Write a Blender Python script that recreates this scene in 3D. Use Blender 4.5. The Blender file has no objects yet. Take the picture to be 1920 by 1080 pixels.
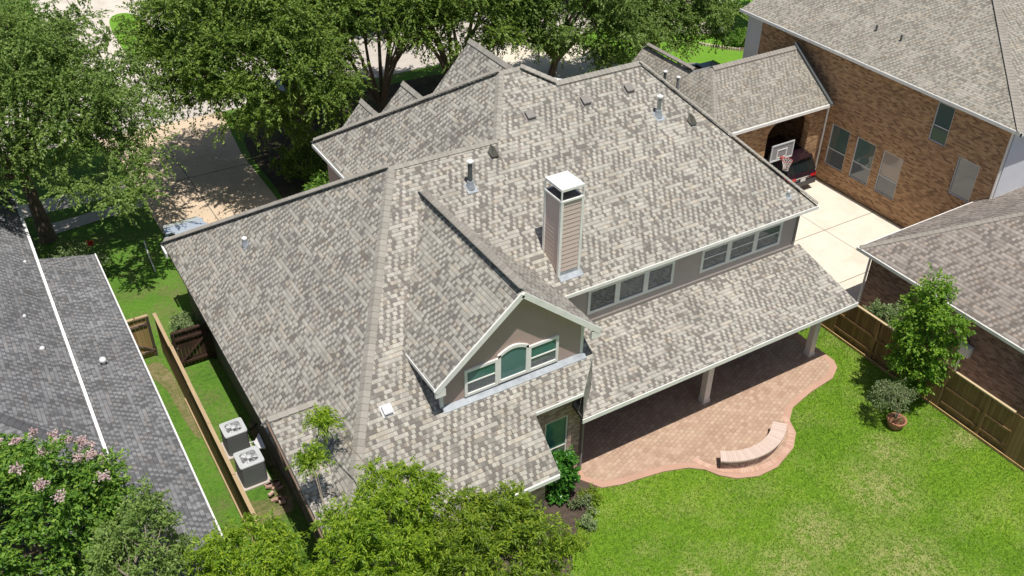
import bpy, math, random
import numpy as np
from mathutils import Matrix, Vector, noise
rad = math.radians
scene = bpy.context.scene
COL = scene.collection

# ------------------------------------------------------------------ camera, sky, sun, exposure
CAMR = [[0.8557093, 0.2928632, -0.426606], [-0.5173026, 0.5042864, -0.6914429], [0.0126334, 0.8123585, 0.5830215]]
cd = bpy.data.cameras.new("camera"); cam = bpy.data.objects.new("camera", cd); COL.objects.link(cam)
m4 = Matrix([[CAMR[i][0], CAMR[i][1], CAMR[i][2], (0, 0, 23.0)[i]] for i in range(3)] + [[0, 0, 0, 1]])
cam.matrix_world = m4
cd.sensor_fit = 'HORIZONTAL'; cd.sensor_width = 36; cd.lens = 33.676
cd.clip_start = 0.2; cd.clip_end = 2000
scene.camera = cam

SDIR = Vector((0.04, 0.283, -1)).normalized()       # direction sunlight travels
SUN_EL = math.asin(-SDIR.z)
world = bpy.data.worlds.new("World"); scene.world = world; world.use_nodes = True
wn = world.node_tree.nodes; wl = world.node_tree.links; wn.clear()
wo = wn.new('ShaderNodeOutputWorld'); wb = wn.new('ShaderNodeBackground'); ws = wn.new('ShaderNodeTexSky')
ws.sky_type = 'NISHITA'; ws.sun_disc = False; ws.sun_elevation = SUN_EL
ws.sun_rotation = math.atan2(-SDIR.x, -SDIR.y)
ws.air_density = 1.0; ws.dust_density = 1.5; ws.ozone_density = 1.0
wb.inputs['Strength'].default_value = 0.085
wl.new(ws.outputs[0], wb.inputs[0]); wl.new(wb.outputs[0], wo.inputs[0])
sd = bpy.data.lights.new("sun", 'SUN'); so = bpy.data.objects.new("sun", sd); COL.objects.link(so)
sd.energy = 4.8; sd.angle = rad(0.55); sd.color = (1.0, 0.96, 0.90)
so.rotation_euler = SDIR.to_track_quat('-Z', 'Y').to_euler(); so.location = (0, -20, 60)
scene.view_settings.view_transform = 'Standard'; scene.view_settings.look = 'None'
scene.view_settings.exposure = 0.0; scene.view_settings.gamma = 1.0
scene.render.engine = 'CYCLES'
scene.cycles.max_bounces = 6; scene.cycles.transparent_max_bounces = 8

# ------------------------------------------------------------------ node helpers
class NT:
    def __init__(s, name):
        s.m = bpy.data.materials.new(name); s.m.use_nodes = True
        s.t = s.m.node_tree; s.t.nodes.clear()
        s.out = s.n('ShaderNodeOutputMaterial'); s.b = s.n('ShaderNodeBsdfPrincipled')
        s.l(s.b.outputs[0], s.out.inputs[0]); s.b.inputs['Roughness'].default_value = 0.85
    def n(s, ty, **kw):
        nd = s.t.nodes.new(ty)
        for k, v in kw.items(): setattr(nd, k, v)
        return nd
    def l(s, a, b): s.t.links.new(a, b)
    def inp(s, sock, v):
        if hasattr(v, 'is_linked') or isinstance(v, bpy.types.NodeSocket): s.l(v, sock)
        else: sock.default_value = v
    def math(s, op, a, b=0.0, c=None):
        nd = s.n('ShaderNodeMath', operation=op); s.inp(nd.inputs[0], a); s.inp(nd.inputs[1], b)
        if c is not None: s.inp(nd.inputs[2], c)
        return nd.outputs[0]
    def mix(s, f, a, b, bt='MIX'):
        nd = s.n('ShaderNodeMix', data_type='RGBA', blend_type=bt)
        s.inp(nd.inputs[0], f)
        for i, v in ((6, a), (7, b)):
            if isinstance(v, tuple): nd.inputs[i].default_value = (*v[:3], 1)
            else: s.l(v, nd.inputs[i])
        return nd.outputs[2]
    def ramp(s, f, stops, interp='LINEAR'):
        nd = s.n('ShaderNodeValToRGB'); cr = nd.color_ramp; cr.interpolation = interp
        while len(cr.elements) < len(stops): cr.elements.new(0.5)
        for e, (p, c) in zip(cr.elements, stops):
            e.position = p; e.color = (*c, 1) if isinstance(c, tuple) else (c, c, c, 1)
        s.l(f, nd.inputs[0]); return nd.outputs[0]
    def uv(s):
        nd = s.n('ShaderNodeTexCoord'); return nd.outputs['UV']
    def pos(s):
        return s.n('ShaderNodeNewGeometry').outputs['Position']
    def sep(s, v):
        nd = s.n('ShaderNodeSeparateXYZ'); s.l(v, nd.inputs[0]); return nd.outputs
    def comb(s, x, y, z=0.0):
        nd = s.n('ShaderNodeCombineXYZ'); s.inp(nd.inputs[0], x); s.inp(nd.inputs[1], y); s.inp(nd.inputs[2], z); return nd.outputs[0]
    def noise(s, v, sc, det=3, rough=0.55, dim='3D'):
        nd = s.n('ShaderNodeTexNoise', noise_dimensions=dim); nd.inputs['Scale'].default_value = sc
        nd.inputs['Detail'].default_value = det; nd.inputs['Roughness'].default_value = rough
        s.l(v, nd.inputs['Vector']); return nd.outputs[0]
    def white(s, v):
        nd = s.n('ShaderNodeTexWhiteNoise', noise_dimensions='3D'); s.l(v, nd.inputs['Vector']); return nd.outputs['Value']
    def bump(s, h, st=0.3, dist=0.02):
        nd = s.n('ShaderNodeBump'); nd.inputs['Strength'].default_value = st; nd.inputs['Distance'].default_value = dist
        s.l(h, nd.inputs['Height']); s.l(nd.outputs[0], s.b.inputs['Normal'])
    def color(s, c):
        if isinstance(c, tuple): s.b.inputs['Base Color'].default_value = (*c, 1)
        else: s.l(c, s.b.inputs['Base Color'])
    def rough(s, r): s.b.inputs['Roughness'].default_value = r

def m_shingle(name, lo, hi, expo=0.132, wid=0.108, cover=0.47, patch=0.35, contrast=1.0):
    """laminated shingles: light overlay tabs in runs over darker base, per-course offset, random widths"""
    t = NT(name); u, v, _ = t.sep(t.uv())
    vr = t.math('DIVIDE', v, expo); row = t.math('FLOOR', vr); fv = t.math('FRACT', vr)
    ro = t.white(t.comb(row, 3.7, 1.1))
    uu = t.math('ADD', t.math('DIVIDE', u, wid), t.math('MULTIPLY', row, 3.43))
    jit = t.noise(t.comb(t.math('MULTIPLY', uu, 0.8), t.math('MULTIPLY', row, 7.31)), 1.0, 0)
    uj = t.math('ADD', uu, t.math('MULTIPLY', jit, 0.8))
    cell = t.math('FLOOR', uj); fu = t.math('FRACT', uj)
    seq = t.white(t.comb(t.math('MODULO', t.math('ADD', cell, 9000.0), 8.0), t.math('FLOOR', t.math('DIVIDE', row, 9.0)), 6.5))
    w1 = t.white(t.comb(cell, row, 0.5)); w2 = t.white(t.comb(cell, row, 9.5)); w3 = t.white(t.comb(t.math('FLOOR', t.math('DIVIDE', cell, 3.0)), row, 4.5))
    reg = t.noise(t.uv(), 0.9, 2)
    par = t.math('MODULO', t.math('ADD', cell, 9000.0), 2.0)
    rt = t.math('GREATER_THAN', t.white(t.comb(t.math('FLOOR', t.math('DIVIDE', t.math('ADD', cell, t.math('MULTIPLY', ro, 5.0)), 6.0)), row, 3.1)), 0.63)
    rg = t.math('MULTIPLY', t.math('SUBTRACT', reg, 0.5), 0.9)
    lrun = t.math('GREATER_THAN', t.math('ADD', w1, rg), 0.72 - cover)
    alt = t.math('GREATER_THAN', t.math('ADD', t.math('ADD', t.math('MULTIPLY', par, 0.5), t.math('MULTIPLY', t.math('ADD', w1, seq), 0.42)), rg), 1.13 - cover)
    light = t.math('ADD', t.math('MULTIPLY', rt, lrun), t.math('MULTIPLY', t.math('SUBTRACT', 1.0, rt), alt))
    md = tuple(lo[i] * 0.62 + hi[i] * 0.38 for i in range(3))
    cd_ = t.ramp(w2, [(0.0, tuple(x * 0.88 for x in lo)), (0.55, lo), (1.0, md)])
    cl_ = t.ramp(w2, [(0.0, tuple(x * 0.84 for x in hi)), (0.6, hi), (1.0, tuple(min(1, x * 1.12) for x in hi))])
    c = t.mix(light, cd_, cl_)
    warm = t.mix(t.math('MULTIPLY', t.math('GREATER_THAN', w3, 0.86), 0.55), (1, 1, 1), (1.07, 0.97, 0.88))
    c = t.mix(1.0, c, warm, 'MULTIPLY')
    c = t.mix(1.0, c, t.ramp(t.noise(t.uv(), 0.7, 4, 0.65), [(0.25, 1 - patch * .4), (0.75, 1 + patch * .4)]), 'MULTIPLY')
    c = t.mix(1.0, c, t.ramp(t.noise(t.comb(t.math('MULTIPLY', u, 2.2), t.math('MULTIPLY', v, 0.22)), 1.0, 4, 0.7), [(0.3, 1 - patch * .28), (0.7, 1 + patch * .22)]), 'MULTIPLY')
    c = t.mix(1.0, c, t.ramp(t.noise(t.uv(), 70, 2), [(0.2, 0.86), (0.8, 1.14)]), 'MULTIPLY')
    seam = t.math('LESS_THAN', fv, 0.17); ed = t.math('LESS_THAN', fu, 0.10)
    c = t.mix(t.math('MULTIPLY', seam, 0.55), c, tuple(x * 0.42 for x in lo))  # dark butt-edge seam, with its thin shadow line put into the colour
    c = t.mix(t.math('MULTIPLY', ed, 0.28), c, tuple(x * 0.6 for x in lo))
    t.color(c); t.rough(0.92)
    t.bump(t.math('ADD', t.math('MULTIPLY', light, 0.6), t.math('MULTIPLY', t.math('SUBTRACT', 1.0, fv), 0.5)), 0.4, 0.012)
    return t.m
def m_cap(name, c0, c1):
    t = NT(name); g = t.n('ShaderNodeNewGeometry')
    c = t.ramp(g.outputs['Random Per Island'], [(0, c0), (1, c1)])
    c = t.mix(1.0, c, t.ramp(t.noise(t.pos(), 40, 2), [(0.2, 0.85), (0.8, 1.15)]), 'MULTIPLY')
    t.color(c); t.rough(0.92); return t.m
def m_brick(name, pal, mortar, bw=0.21, bh=0.075, big=0.35, mort=0.012):
    t = NT(name); u, v, _ = t.sep(t.uv())
    rw = t.math('DIVIDE', v, bh); row = t.math('FLOOR', rw); fv = t.math('FRACT', rw)
    uu = t.math('ADD', t.math('DIVIDE', u, bw), t.math('MULTIPLY', t.math('MODULO', t.math('ABSOLUTE', row), 2.0), 0.5))
    cell = t.math('FLOOR', uu); fu = t.math('FRACT', uu)
    w = t.white(t.comb(cell, row, 2.0))
    patch = t.noise(t.comb(t.math('MULTIPLY', u, 0.8), t.math('MULTIPLY', v, 2.6)), 1.6, 4, 0.7)
    f = t.math('ADD', t.math('MULTIPLY', w, 1 - big), t.math('MULTIPLY', patch, big))
    c = t.ramp(f, pal)
    c = t.mix(1.0, c, t.ramp(t.noise(t.uv(), 45, 2), [(0.2, 0.85), (0.8, 1.12)]), 'MULTIPLY')
    m = t.math('MAXIMUM', t.math('LESS_THAN', fv, mort / bh), t.math('LESS_THAN', fu, mort / bw))
    c = t.mix(t.math('MULTIPLY', m, 0.8), c, mortar); t.color(c); t.rough(0.9)
    t.bump(t.math('SUBTRACT', 1.0, m), 0.4, 0.008)
    return t.m
def m_plain(name, c, rough=0.6, var=0.12, sc=3.0, metal=0.0, spec=0.5, fine=0.06):
    t = NT(name)
    f = t.noise(t.pos(), sc, 4, 0.6); k = t.ramp(f, [(0.25, 1 - var), (0.75, 1 + var)])
    cc = t.mix(1.0, c, k, 'MULTIPLY')
    cc = t.mix(1.0, cc, t.ramp(t.noise(t.pos(), sc * 25, 2), [(0.2, 1 - fine), (0.8, 1 + fine)]), 'MULTIPLY')
    t.color(cc); t.rough(rough); t.b.inputs['Metallic'].default_value = metal
    t.b.inputs['Specular IOR Level'].default_value = spec; return t.m
def m_glass(name, c, rough=0.04, spec=0.6, stripes=None):
    t = NT(name); cc = t.mix(t.noise(t.pos(), 0.9, 2), tuple(x * 0.75 for x in c), tuple(x * 1.25 for x in c))
    if stripes:
        _, v, _ = t.sep(t.uv()); s = t.math('LESS_THAN', t.math('FRACT', t.math('DIVIDE', v, stripes)), 0.3)
        cc = t.mix(t.math('MULTIPLY', s, 0.35), cc, tuple(x * 0.45 for x in c))
    t.color(cc); t.rough(rough); t.b.inputs['Specular IOR Level'].default_value = spec
    return t.m
def m_leaf(name, cols, trans=0.35, rough=0.55):
    t = NT(name); g = t.n('ShaderNodeNewGeometry')
    f = t.math('ADD', t.math('MULTIPLY', g.outputs['Random Per Island'], 0.65), t.math('MULTIPLY', t.noise(t.pos(), 0.9, 3), 0.35))
    n = len(cols); c = t.ramp(f, [(0.12 + 0.76 * i / (n - 1), cc) for i, cc in enumerate(cols)])
    t.color(c); t.rough(rough); t.b.inputs['Specular IOR Level'].default_value = 0.35
    tr = t.n('ShaderNodeBsdfTranslucent'); t.l(t.mix(1.0, c, (1.15, 1.35, 0.45), 'MULTIPLY'), tr.inputs[0])
    ms = t.n('ShaderNodeMixShader'); ms.inputs[0].default_value = trans
    t.l(t.b.outputs[0], ms.inputs[1]); t.l(tr.outputs[0], ms.inputs[2]); t.l(ms.outputs[0], t.out.inputs[0])
    return t.m
def m_bark(name, c0, c1):
    t = NT(name); p = t.pos(); x, y, z = t.sep(p)
    f = t.noise(t.comb(x, y, t.math('MULTIPLY', z, 0.25)), 14, 4, 0.7)
    t.color(t.ramp(f, [(0.3, c0), (0.7, c1)])); t.bump(f, 0.6, 0.03); t.rough(0.95); return t.m
def m_wood(name, c0, c1, plank=0.14, grey=0.0):
    t = NT(name); u, v, _ = t.sep(t.uv())
    pu = t.math('DIVIDE', u, plank); cell = t.math('FLOOR', pu); fu = t.math('FRACT', pu)
    w = t.white(t.comb(cell, 1.0, 2.0)); gr = t.noise(t.comb(t.math('MULTIPLY', u, 18), t.math('MULTIPLY', v, 1.2)), 1.0, 4, 0.65)
    f = t.math('ADD', t.math('MULTIPLY', w, 0.5), t.math('MULTIPLY', gr, 0.5))
    c = t.ramp(f, [(0.25, c0), (0.75, c1)])
    c = t.mix(t.math('MULTIPLY', t.math('LESS_THAN', fu, 0.07), 0.75), c, tuple(x * 0.25 for x in c0))
    t.color(c); t.rough(0.85); t.bump(gr, 0.2, 0.005); return t.m

def m_lawn(name, c0, c1, c2, dry, spots=(), dryamt=0.5):
    t = NT(name); p = t.pos(); x, y, _ = t.sep(p)
    f = t.math('ADD', t.math('MULTIPLY', t.noise(p, 0.35, 4, 0.6), 0.4), t.math('MULTIPLY', t.noise(p, 7, 4, 0.75), 0.6))
    c = t.ramp(f, [(0.33, c0), (0.5, c1), (0.66, c2)])
    fine = t.noise(p, 24, 3, 0.8)
    c = t.mix(1.0, c, t.ramp(fine, [(0.28, 0.66), (0.5, 1.0), (0.75, 1.36)]), 'MULTIPLY')
    dm = t.ramp(t.math('ADD', t.math('MULTIPLY', t.noise(p, 0.6, 5, 0.7), 0.7), t.math('MULTIPLY', t.noise(p, 5, 3, 0.7), 0.3)), [(0.48, 0.0), (0.62, 1.0)])
    tot = t.math('MULTIPLY', dm, dryamt)
    for (sx, sy, sr) in spots:
        d = t.math('SQRT', t.math('ADD', t.math('POWER', t.math('ABSOLUTE', t.math('SUBTRACT', x, sx)), 2.0), t.math('POWER', t.math('ABSOLUTE', t.math('SUBTRACT', y, sy)), 2.0)))
        k = t.math('SUBTRACT', 1.0, t.math('DIVIDE', d, sr)); k = t.math('MAXIMUM', k, 0.0)
        k = t.math('MULTIPLY', k, t.ramp(t.noise(p, 3.5, 4, 0.8), [(0.38, 0.0), (0.6, 1.6)]))
        tot = t.math('MAXIMUM', tot, t.math('MINIMUM', k, 0.85))
    c = t.mix(tot, c, t.mix(1.0, dry, t.ramp(fine, [(0.25, 0.7), (0.75, 1.25)]), 'MULTIPLY'))
    t.color(c); t.rough(0.8); t.b.inputs['Specular IOR Level'].default_value = 0.2
    t.bump(t.math('ADD', t.noise(p, 30, 2), t.noise(p, 8, 2)), 0.9, 0.05); return t.m
def m_concrete(name, c, stain=(0.30, 0.24, 0.17), amt=0.35):
    t = NT(name); p = t.pos()
    cc = t.mix(1.0, c, t.ramp(t.noise(p, 1.2, 5, 0.65), [(0.25, 0.88), (0.75, 1.08)]), 'MULTIPLY')
    cc = t.mix(t.math('MULTIPLY', t.ramp(t.noise(p, 0.5, 5, 0.7), [(0.5, 0.0), (0.75, 1.0)]), amt), cc, stain)
    cc = t.mix(1.0, cc, t.ramp(t.noise(p, 90, 2), [(0.2, 0.93), (0.8, 1.06)]), 'MULTIPLY')
    t.color(cc); t.rough(0.9); return t.m
def m_paver(name):
    t = NT(name); p = t.pos(); x, y, _ = t.sep(p)
    a = rad(20); uu = t.math('ADD', t.math('MULTIPLY', x, math.cos(a)), t.math('MULTIPLY', y, math.sin(a)))
    vv = t.math('SUBTRACT', t.math('MULTIPLY', y, math.cos(a)), t.math('MULTIPLY', x, math.sin(a)))
    bh, bw = 0.15, 0.21
    rw = t.math('DIVIDE', vv, bh); row = t.math('FLOOR', rw); fv = t.math('FRACT', rw)
    ua = t.math('ADD', t.math('DIVIDE', uu, bw), t.math('MULTIPLY', t.math('MODULO', t.math('ABSOLUTE', row), 2.0), 0.5))
    cell = t.math('FLOOR', ua); fu = t.math('FRACT', ua)
    w = t.white(t.comb(cell, row, 5.0))
    c = t.ramp(w, [(0, (0.36, 0.225, 0.160)), (0.5, (0.43, 0.28, 0.20)), (1, (0.50, 0.35, 0.26))])
    c = t.mix(t.ramp(t.noise(p, 0.9, 4, 0.7), [(0.35, 0.0), (0.7, 0.6)]), c, (0.52, 0.385, 0.26))
    gm = t.math('MAXIMUM', t.math('LESS_THAN', fv, 0.10), t.math('LESS_THAN', fu, 0.08))
    wear = t.ramp(t.noise(p, 0.75, 4, 0.7), [(0.36, 0.25), (0.55, 0.85)])
    c = t.mix(t.math('MULTIPLY', gm, wear), c, (0.20, 0.15, 0.10))
    c = t.mix(1.0, c, t.ramp(t.noise(p, 30, 3), [(0.2, 0.88), (0.8, 1.1)]), 'MULTIPLY')
    t.color(c); t.rough(0.85); return t.m

LO, HI = (0.180, 0.165, 0.144), (0.388, 0.365, 0.314)
def kk(c, k, sh=(1, 1, 1)): return tuple(c[i] * k * sh[i] for i in range(3))
SH = m_shingle("weathered_shingles", LO, HI)
SH_N = m_shingle("brown_shingles", (0.195, 0.180, 0.150), (0.325, 0.300, 0.250), 0.13, 0.11, 0.48)
SH_G = m_shingle("garage_shingles", (0.175, 0.150, 0.130), (0.315, 0.275, 0.238), 0.14, 0.13, 0.5)
SH_L = m_shingle("dark_grey_shingles", (0.110, 0.110, 0.113), (0.205, 0.205, 0.208), 0.12, 0.11, 0.42, 0.6)
EDGE = m_plain("shingle_edge", (0.10, 0.085, 0.07), 0.9)
CAP = m_cap("hip_cap_shingles", (0.265, 0.245, 0.210), (0.335, 0.31, 0.268))
CAP_N = m_cap("neighbour_cap_shingles", (0.27, 0.245, 0.205), (0.31, 0.28, 0.24))
CAP_L = m_cap("dark_cap_shingles", (0.07, 0.07, 0.075), (0.10, 0.10, 0.105))
TRIM = m_plain("white_trim_paint", (0.80, 0.78, 0.735), 0.5, 0.10)
COLUMN_P = m_plain("cream_column_paint", (0.74, 0.69, 0.62), 0.55, 0.05)
TAUPE = m_plain("taupe_siding_paint", (0.44, 0.32, 0.285), 0.75, 0.05, 1.5)
SIDING = m_plain("pinkish_taupe_siding", (0.60, 0.48, 0.42), 0.7, 0.05, 1.5)
LGREY = m_plain("pale_grey_siding", (0.60, 0.60, 0.60), 0.7, 0.05, 1.5)
DARKW = m_plain("dark_wall_tone", (0.15, 0.125, 0.11), 0.8, 0.1, 1.5)
BRICK_H = m_brick("pink_house_brick", [(0.15, (0.22, 0.13, 0.10)), (0.5, (0.40, 0.24, 0.19)), (0.85, (0.56, 0.40, 0.33))], (0.42, 0.37, 0.32))
BRICK_N = m_brick("tan_brown_brick", [(0.26, (0.19, 0.105, 0.058)), (0.38, (0.31, 0.178, 0.088)), (0.55, (0.42, 0.25, 0.125)), (0.80, (0.53, 0.345, 0.19))], (0.36, 0.24, 0.15), big=0.5)
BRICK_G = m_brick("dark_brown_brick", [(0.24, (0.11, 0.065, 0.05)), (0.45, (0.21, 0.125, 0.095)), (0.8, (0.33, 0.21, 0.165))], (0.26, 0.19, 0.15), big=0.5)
METAL = m_plain("galvanised_metal", (0.36, 0.39, 0.42), 0.35, 0.1, 4, metal=0.7)
FLASH = m_plain("grey_blue_flashing", (0.33, 0.355, 0.38), 0.5, 0.25, 4, metal=0.1)
PIPE_D = m_plain("dark_vent_pipe", (0.09, 0.10, 0.10), 0.5, 0.1)
BOXV = m_plain("taupe_vent_metal", (0.225, 0.205, 0.185), 0.6, 0.08)
WHITEM = m_plain("white_metal", (0.82, 0.80, 0.77), 0.35, 0.04)
BLACK = m_plain("black_void", (0.012, 0.011, 0.010), 0.7, 0.1)
GL_TEAL = m_glass("green_blind_glass", (0.065, 0.185, 0.155), 0.03, 0.55, 0.05)
GL_DARK = m_glass("dark_grey_glass", (0.11, 0.13, 0.14), 0.03, 1.0)  # base grey lifted to stand in for reflections; green glass likewise
GL_PALE = m_glass("pale_reflecting_glass", (0.20, 0.22, 0.21), 0.03, 0.8)
GL_TAN = m_glass("tan_curtain_glass", (0.36, 0.31, 0.26), 0.05, 0.6)
GL_CAR = m_glass("car_glass", (0.012, 0.018, 0.018), 0.02, 0.8)
CONC = m_concrete("pale_concrete", (0.62, 0.56, 0.48))
CONC_B = m_concrete("bright_concrete", (0.70, 0.63, 0.52), (0.50, 0.41, 0.28), 0.5)
CONC_S = m_concrete("street_concrete", (0.52, 0.47, 0.42))
JOINT = m_plain("joint_filler", (0.22, 0.20, 0.16), 0.9, 0.3, 2)
CONC_T = m_concrete("tan_concrete", (0.62, 0.485, 0.345), (0.34, 0.235, 0.14), 0.55)
SALMON = m_concrete("salmon_concrete", (0.49, 0.30, 0.215), (0.40, 0.235, 0.16), 0.5)
PAVER = m_paver("salmon_pavers")
CAPBR = m_cap("bench_cap_brick", (0.56, 0.42, 0.345), (0.63, 0.50, 0.42))
LAWN_B = m_lawn("backyard_lawn", (0.080, 0.175, 0.011), (0.140, 0.265, 0.016), (0.225, 0.345, 0.028), (0.36, 0.36, 0.13),
    spots=[(16.6, 11.0, 1.3), (18.3, 11.6, 1.5), (21.3, 11.9, 1.7), (22.9, 13.0, 1.0), (25.6, 12.0, 0.7), (15.2, 9.6, 1.6), (19.6, 9.3, 2.0), (14.0, 12.2, 0.8)], dryamt=0.42)
LAWN_F = m_lawn("front_lawn", (0.055, 0.12, 0.016), (0.10, 0.22, 0.024), (0.15, 0.29, 0.035), (0.22, 0.17, 0.09), dryamt=0.5)  # greens kept dark to stand in for tree shade on the front grass
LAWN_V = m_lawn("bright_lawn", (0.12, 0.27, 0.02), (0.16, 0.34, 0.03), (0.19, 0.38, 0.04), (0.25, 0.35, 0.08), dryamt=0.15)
SOIL = m_plain("dark_mulch", (0.075, 0.055, 0.04), 0.95, 0.4, 6, fine=0.4)
SOIL_T = m_lawn("patchy_soil", (0.07, 0.13, 0.02), (0.17, 0.17, 0.06), (0.32, 0.245, 0.145), (0.36, 0.28, 0.17), dryamt=0.8)
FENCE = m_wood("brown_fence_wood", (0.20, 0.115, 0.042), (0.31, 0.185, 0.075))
FENCE_CAP = m_wood("sunlit_rail_wood", (0.34, 0.24, 0.13), (0.58, 0.44, 0.26), 0.9)  # paler than the fence boards: sunlight on the top put into the colour
GATE_T = m_wood("tan_gate_wood", (0.30, 0.19, 0.075), (0.46, 0.31, 0.13))
GATE_D = m_wood("dark_gate_wood", (0.035, 0.017, 0.011), (0.075, 0.035, 0.022))
GATE_G = m_wood("grey_brown_wood", (0.15, 0.10, 0.07), (0.26, 0.19, 0.14), 3.0)
BARK = m_bark("grey_brown_bark", (0.09, 0.065, 0.045), (0.24, 0.19, 0.14))
BARK_P = m_bark("pale_bark", (0.15, 0.12, 0.085), (0.34, 0.29, 0.22))
TERRA = m_plain("terracotta", (0.42, 0.19, 0.11), 0.8, 0.2, 8)
AC_GREY = m_plain("condenser_grey", (0.155, 0.16, 0.165), 0.5, 0.06)
AC_TOP = m_plain("condenser_top_grey", (0.50, 0.52, 0.52), 0.45, 0.05)
RUB = m_plain("tyre_rubber", (0.015, 0.015, 0.015), 0.8)
REDL = m_plain("tail_lamp_red", (0.55, 0.01, 0.02), 0.2, 0.03)
CHROME = m_plain("chrome", (0.75, 0.75, 0.75), 0.15, 0.02, metal=1.0)
NETW = m_plain("white_net_cord", (0.80, 0.72, 0.70), 0.7, 0.05)
RIMR = m_plain("orange_red_rim", (0.36, 0.08, 0.07), 0.45, 0.05)
STONE = m_cap("edging_stone", (0.38, 0.30, 0.22), (0.62, 0.55, 0.42))

# ------------------------------------------------------------------ mesh helpers
def V(*a): return Vector(a)
class MB:
    def __init__(s): s.v = []; s.f = []; s.m = []; s.smooth = False
    def poly(s, pts, mi=0):
        b = len(s.v); s.v += [tuple(p) for p in pts]; s.f.append(tuple(range(b, b + len(pts)))); s.m.append(mi)
    def quads(s, vs, fs, mi=0):
        b = len(s.v); s.v += [tuple(p) for p in vs]
        for f in fs: s.f.append(tuple(b + i for i in f)); s.m.append(mi)
    def box(s, a, b, mi=0):
        x0, y0, z0 = a; x1, y1, z1 = b
        if x0 > x1: x0, x1 = x1, x0
        if y0 > y1: y0, y1 = y1, y0
        if z0 > z1: z0, z1 = z1, z0
        s.quads([(x0, y0, z0), (x1, y0, z0), (x1, y1, z0), (x0, y1, z0), (x0, y0, z1), (x1, y0, z1), (x1, y1, z1), (x0, y1, z1)],
                [(0, 3, 2, 1), (4, 5, 6, 7), (0, 1, 5, 4), (1, 2, 6, 5), (2, 3, 7, 6), (3, 0, 4, 7)], mi)
    def obox(s, o, ax, ay, az, mi=0):
        """box from corner/centre o with half axes"""
        o, ax, ay, az = map(Vector, (o, ax, ay, az)); vs = []
        for k in (-1, 1):
            for (i, j) in ((-1, -1), (1, -1), (1, 1), (-1, 1)): vs.append(o + ax * i + ay * j + az * k)
        s.quads(vs, [(0, 3, 2, 1), (4, 5, 6, 7), (0, 1, 5, 4), (1, 2, 6, 5), (2, 3, 7, 6), (3, 0, 4, 7)], mi)
    def bar(s, p, q, w, h, mi=0, up=(0, 0, 1)):
        p, q = Vector(p), Vector(q); d = q - p; L = d.length; d = d / L
        up = Vector(up); sd_ = d.cross(up)
        if sd_.length < 1e-4: sd_ = d.cross(Vector((1, 0, 0)))
        sd_.normalize(); u2 = sd_.cross(d)
        s.obox((p + q) / 2, d * L / 2, sd_ * w / 2, u2 * h / 2, mi)
    def prism(s, pts, t, mi=0, ms=1):
        """planar polygon, top material mi, extruded down by t"""
        pts = [Vector(p) for p in pts]
        n = Vector((0, 0, 0))
        for i in range(len(pts)): n += pts[i].cross(pts[(i + 1) % len(pts)])
        if n.z < 0: pts = pts[::-1]
        lo = [p - Vector((0, 0, t)) for p in pts]; k = len(pts)
        s.poly(pts, mi); s.poly(lo[::-1], ms)
        for i in range(k):
            j = (i + 1) % k; s.poly([pts[i], lo[i], lo[j], pts[j]], ms)
    def tube(s, pts, rs, seg=8, mi=0, cap=True):
        pts = [Vector(p) for p in pts]; n = len(pts)
        if not hasattr(rs, '__len__'): rs = [rs] * n
        b = len(s.v); prev = None
        for i in range(n):
            d = (pts[min(i + 1, n - 1)] - pts[max(i - 1, 0)]).normalized()
            a = prev if prev is not None else (Vector((1, 0, 0)) if abs(d.x) < 0.8 else Vector((0, 1, 0)))
            a = (a - d * a.dot(d)).normalized(); c = d.cross(a); prev = a
            for k in range(seg):
                t = 2 * math.pi * k / seg; s.v.append(tuple(pts[i] + (a * math.cos(t) + c * math.sin(t)) * rs[i]))
        for i in range(n - 1):
            for k in range(seg):
                k2 = (k + 1) % seg; s.f.append((b + i * seg + k, b + i * seg + k2, b + (i + 1) * seg + k2, b + (i + 1) * seg + k)); s.m.append(mi)
        if cap:
            s.f.append(tuple(b + k for k in range(seg))[::-1]); s.m.append(mi)
            s.f.append(tuple(b + (n - 1) * seg + k for k in range(seg))); s.m.append(mi)
    def lathe(s, o, prof, seg=20, mi=0):
        o = Vector(o); s.tube([o + Vector((0, 0, z + i * 1e-6)) for i, (r, z) in enumerate(prof)], [r for r, z in prof], seg, mi)
    def build(s, name, mats, parent=None, uv=True, smooth=None):
        if not isinstance(mats, (list, tuple)): mats = [mats]
        me = bpy.data.meshes.new(name)
        o = parent; off = Vector((0, 0, 0))
        while o is not None: off += o.location; o = o.parent
        me.from_pydata([(v[0] - off.x, v[1] - off.y, v[2] - off.z) for v in s.v], [], s.f)
        for m in mats: me.materials.append(m)
        me.polygons.foreach_set('material_index', s.m)
        if uv and len(s.f) < 60000:
            ul = me.uv_layers.new(name='UVMap'); me.update()
            co = np.empty(len(me.vertices) * 3); me.vertices.foreach_get('co', co); co = co.reshape(-1, 3) + np.array(off)
            lv = np.empty(len(me.loops), int); me.loops.foreach_get('vertex_index', lv)
            nn = np.empty(len(me.polygons) * 3); me.polygons.foreach_get('normal', nn); nn = nn.reshape(-1, 3)
            lt = np.empty(len(me.polygons), int); me.polygons.foreach_get('loop_total', lt)
            N = np.repeat(nn, lt, axis=0); T = np.stack([-N[:, 1], N[:, 0], np.zeros(len(N))], 1)
            L = np.linalg.norm(T, axis=1); fl = L < 0.02; T[fl] = (1, 0, 0); L[fl] = 1; T /= L[:, None]; B = np.cross(N, T)
            P = co[lv]; u = np.stack([(P * T).sum(1), (P * B).sum(1)], 1)
            ul.data.foreach_set('uv', u.ravel())
        if smooth if smooth is not None else s.smooth:
            me.polygons.foreach_set('use_smooth', [True] * len(me.polygons))
        me.update()
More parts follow.
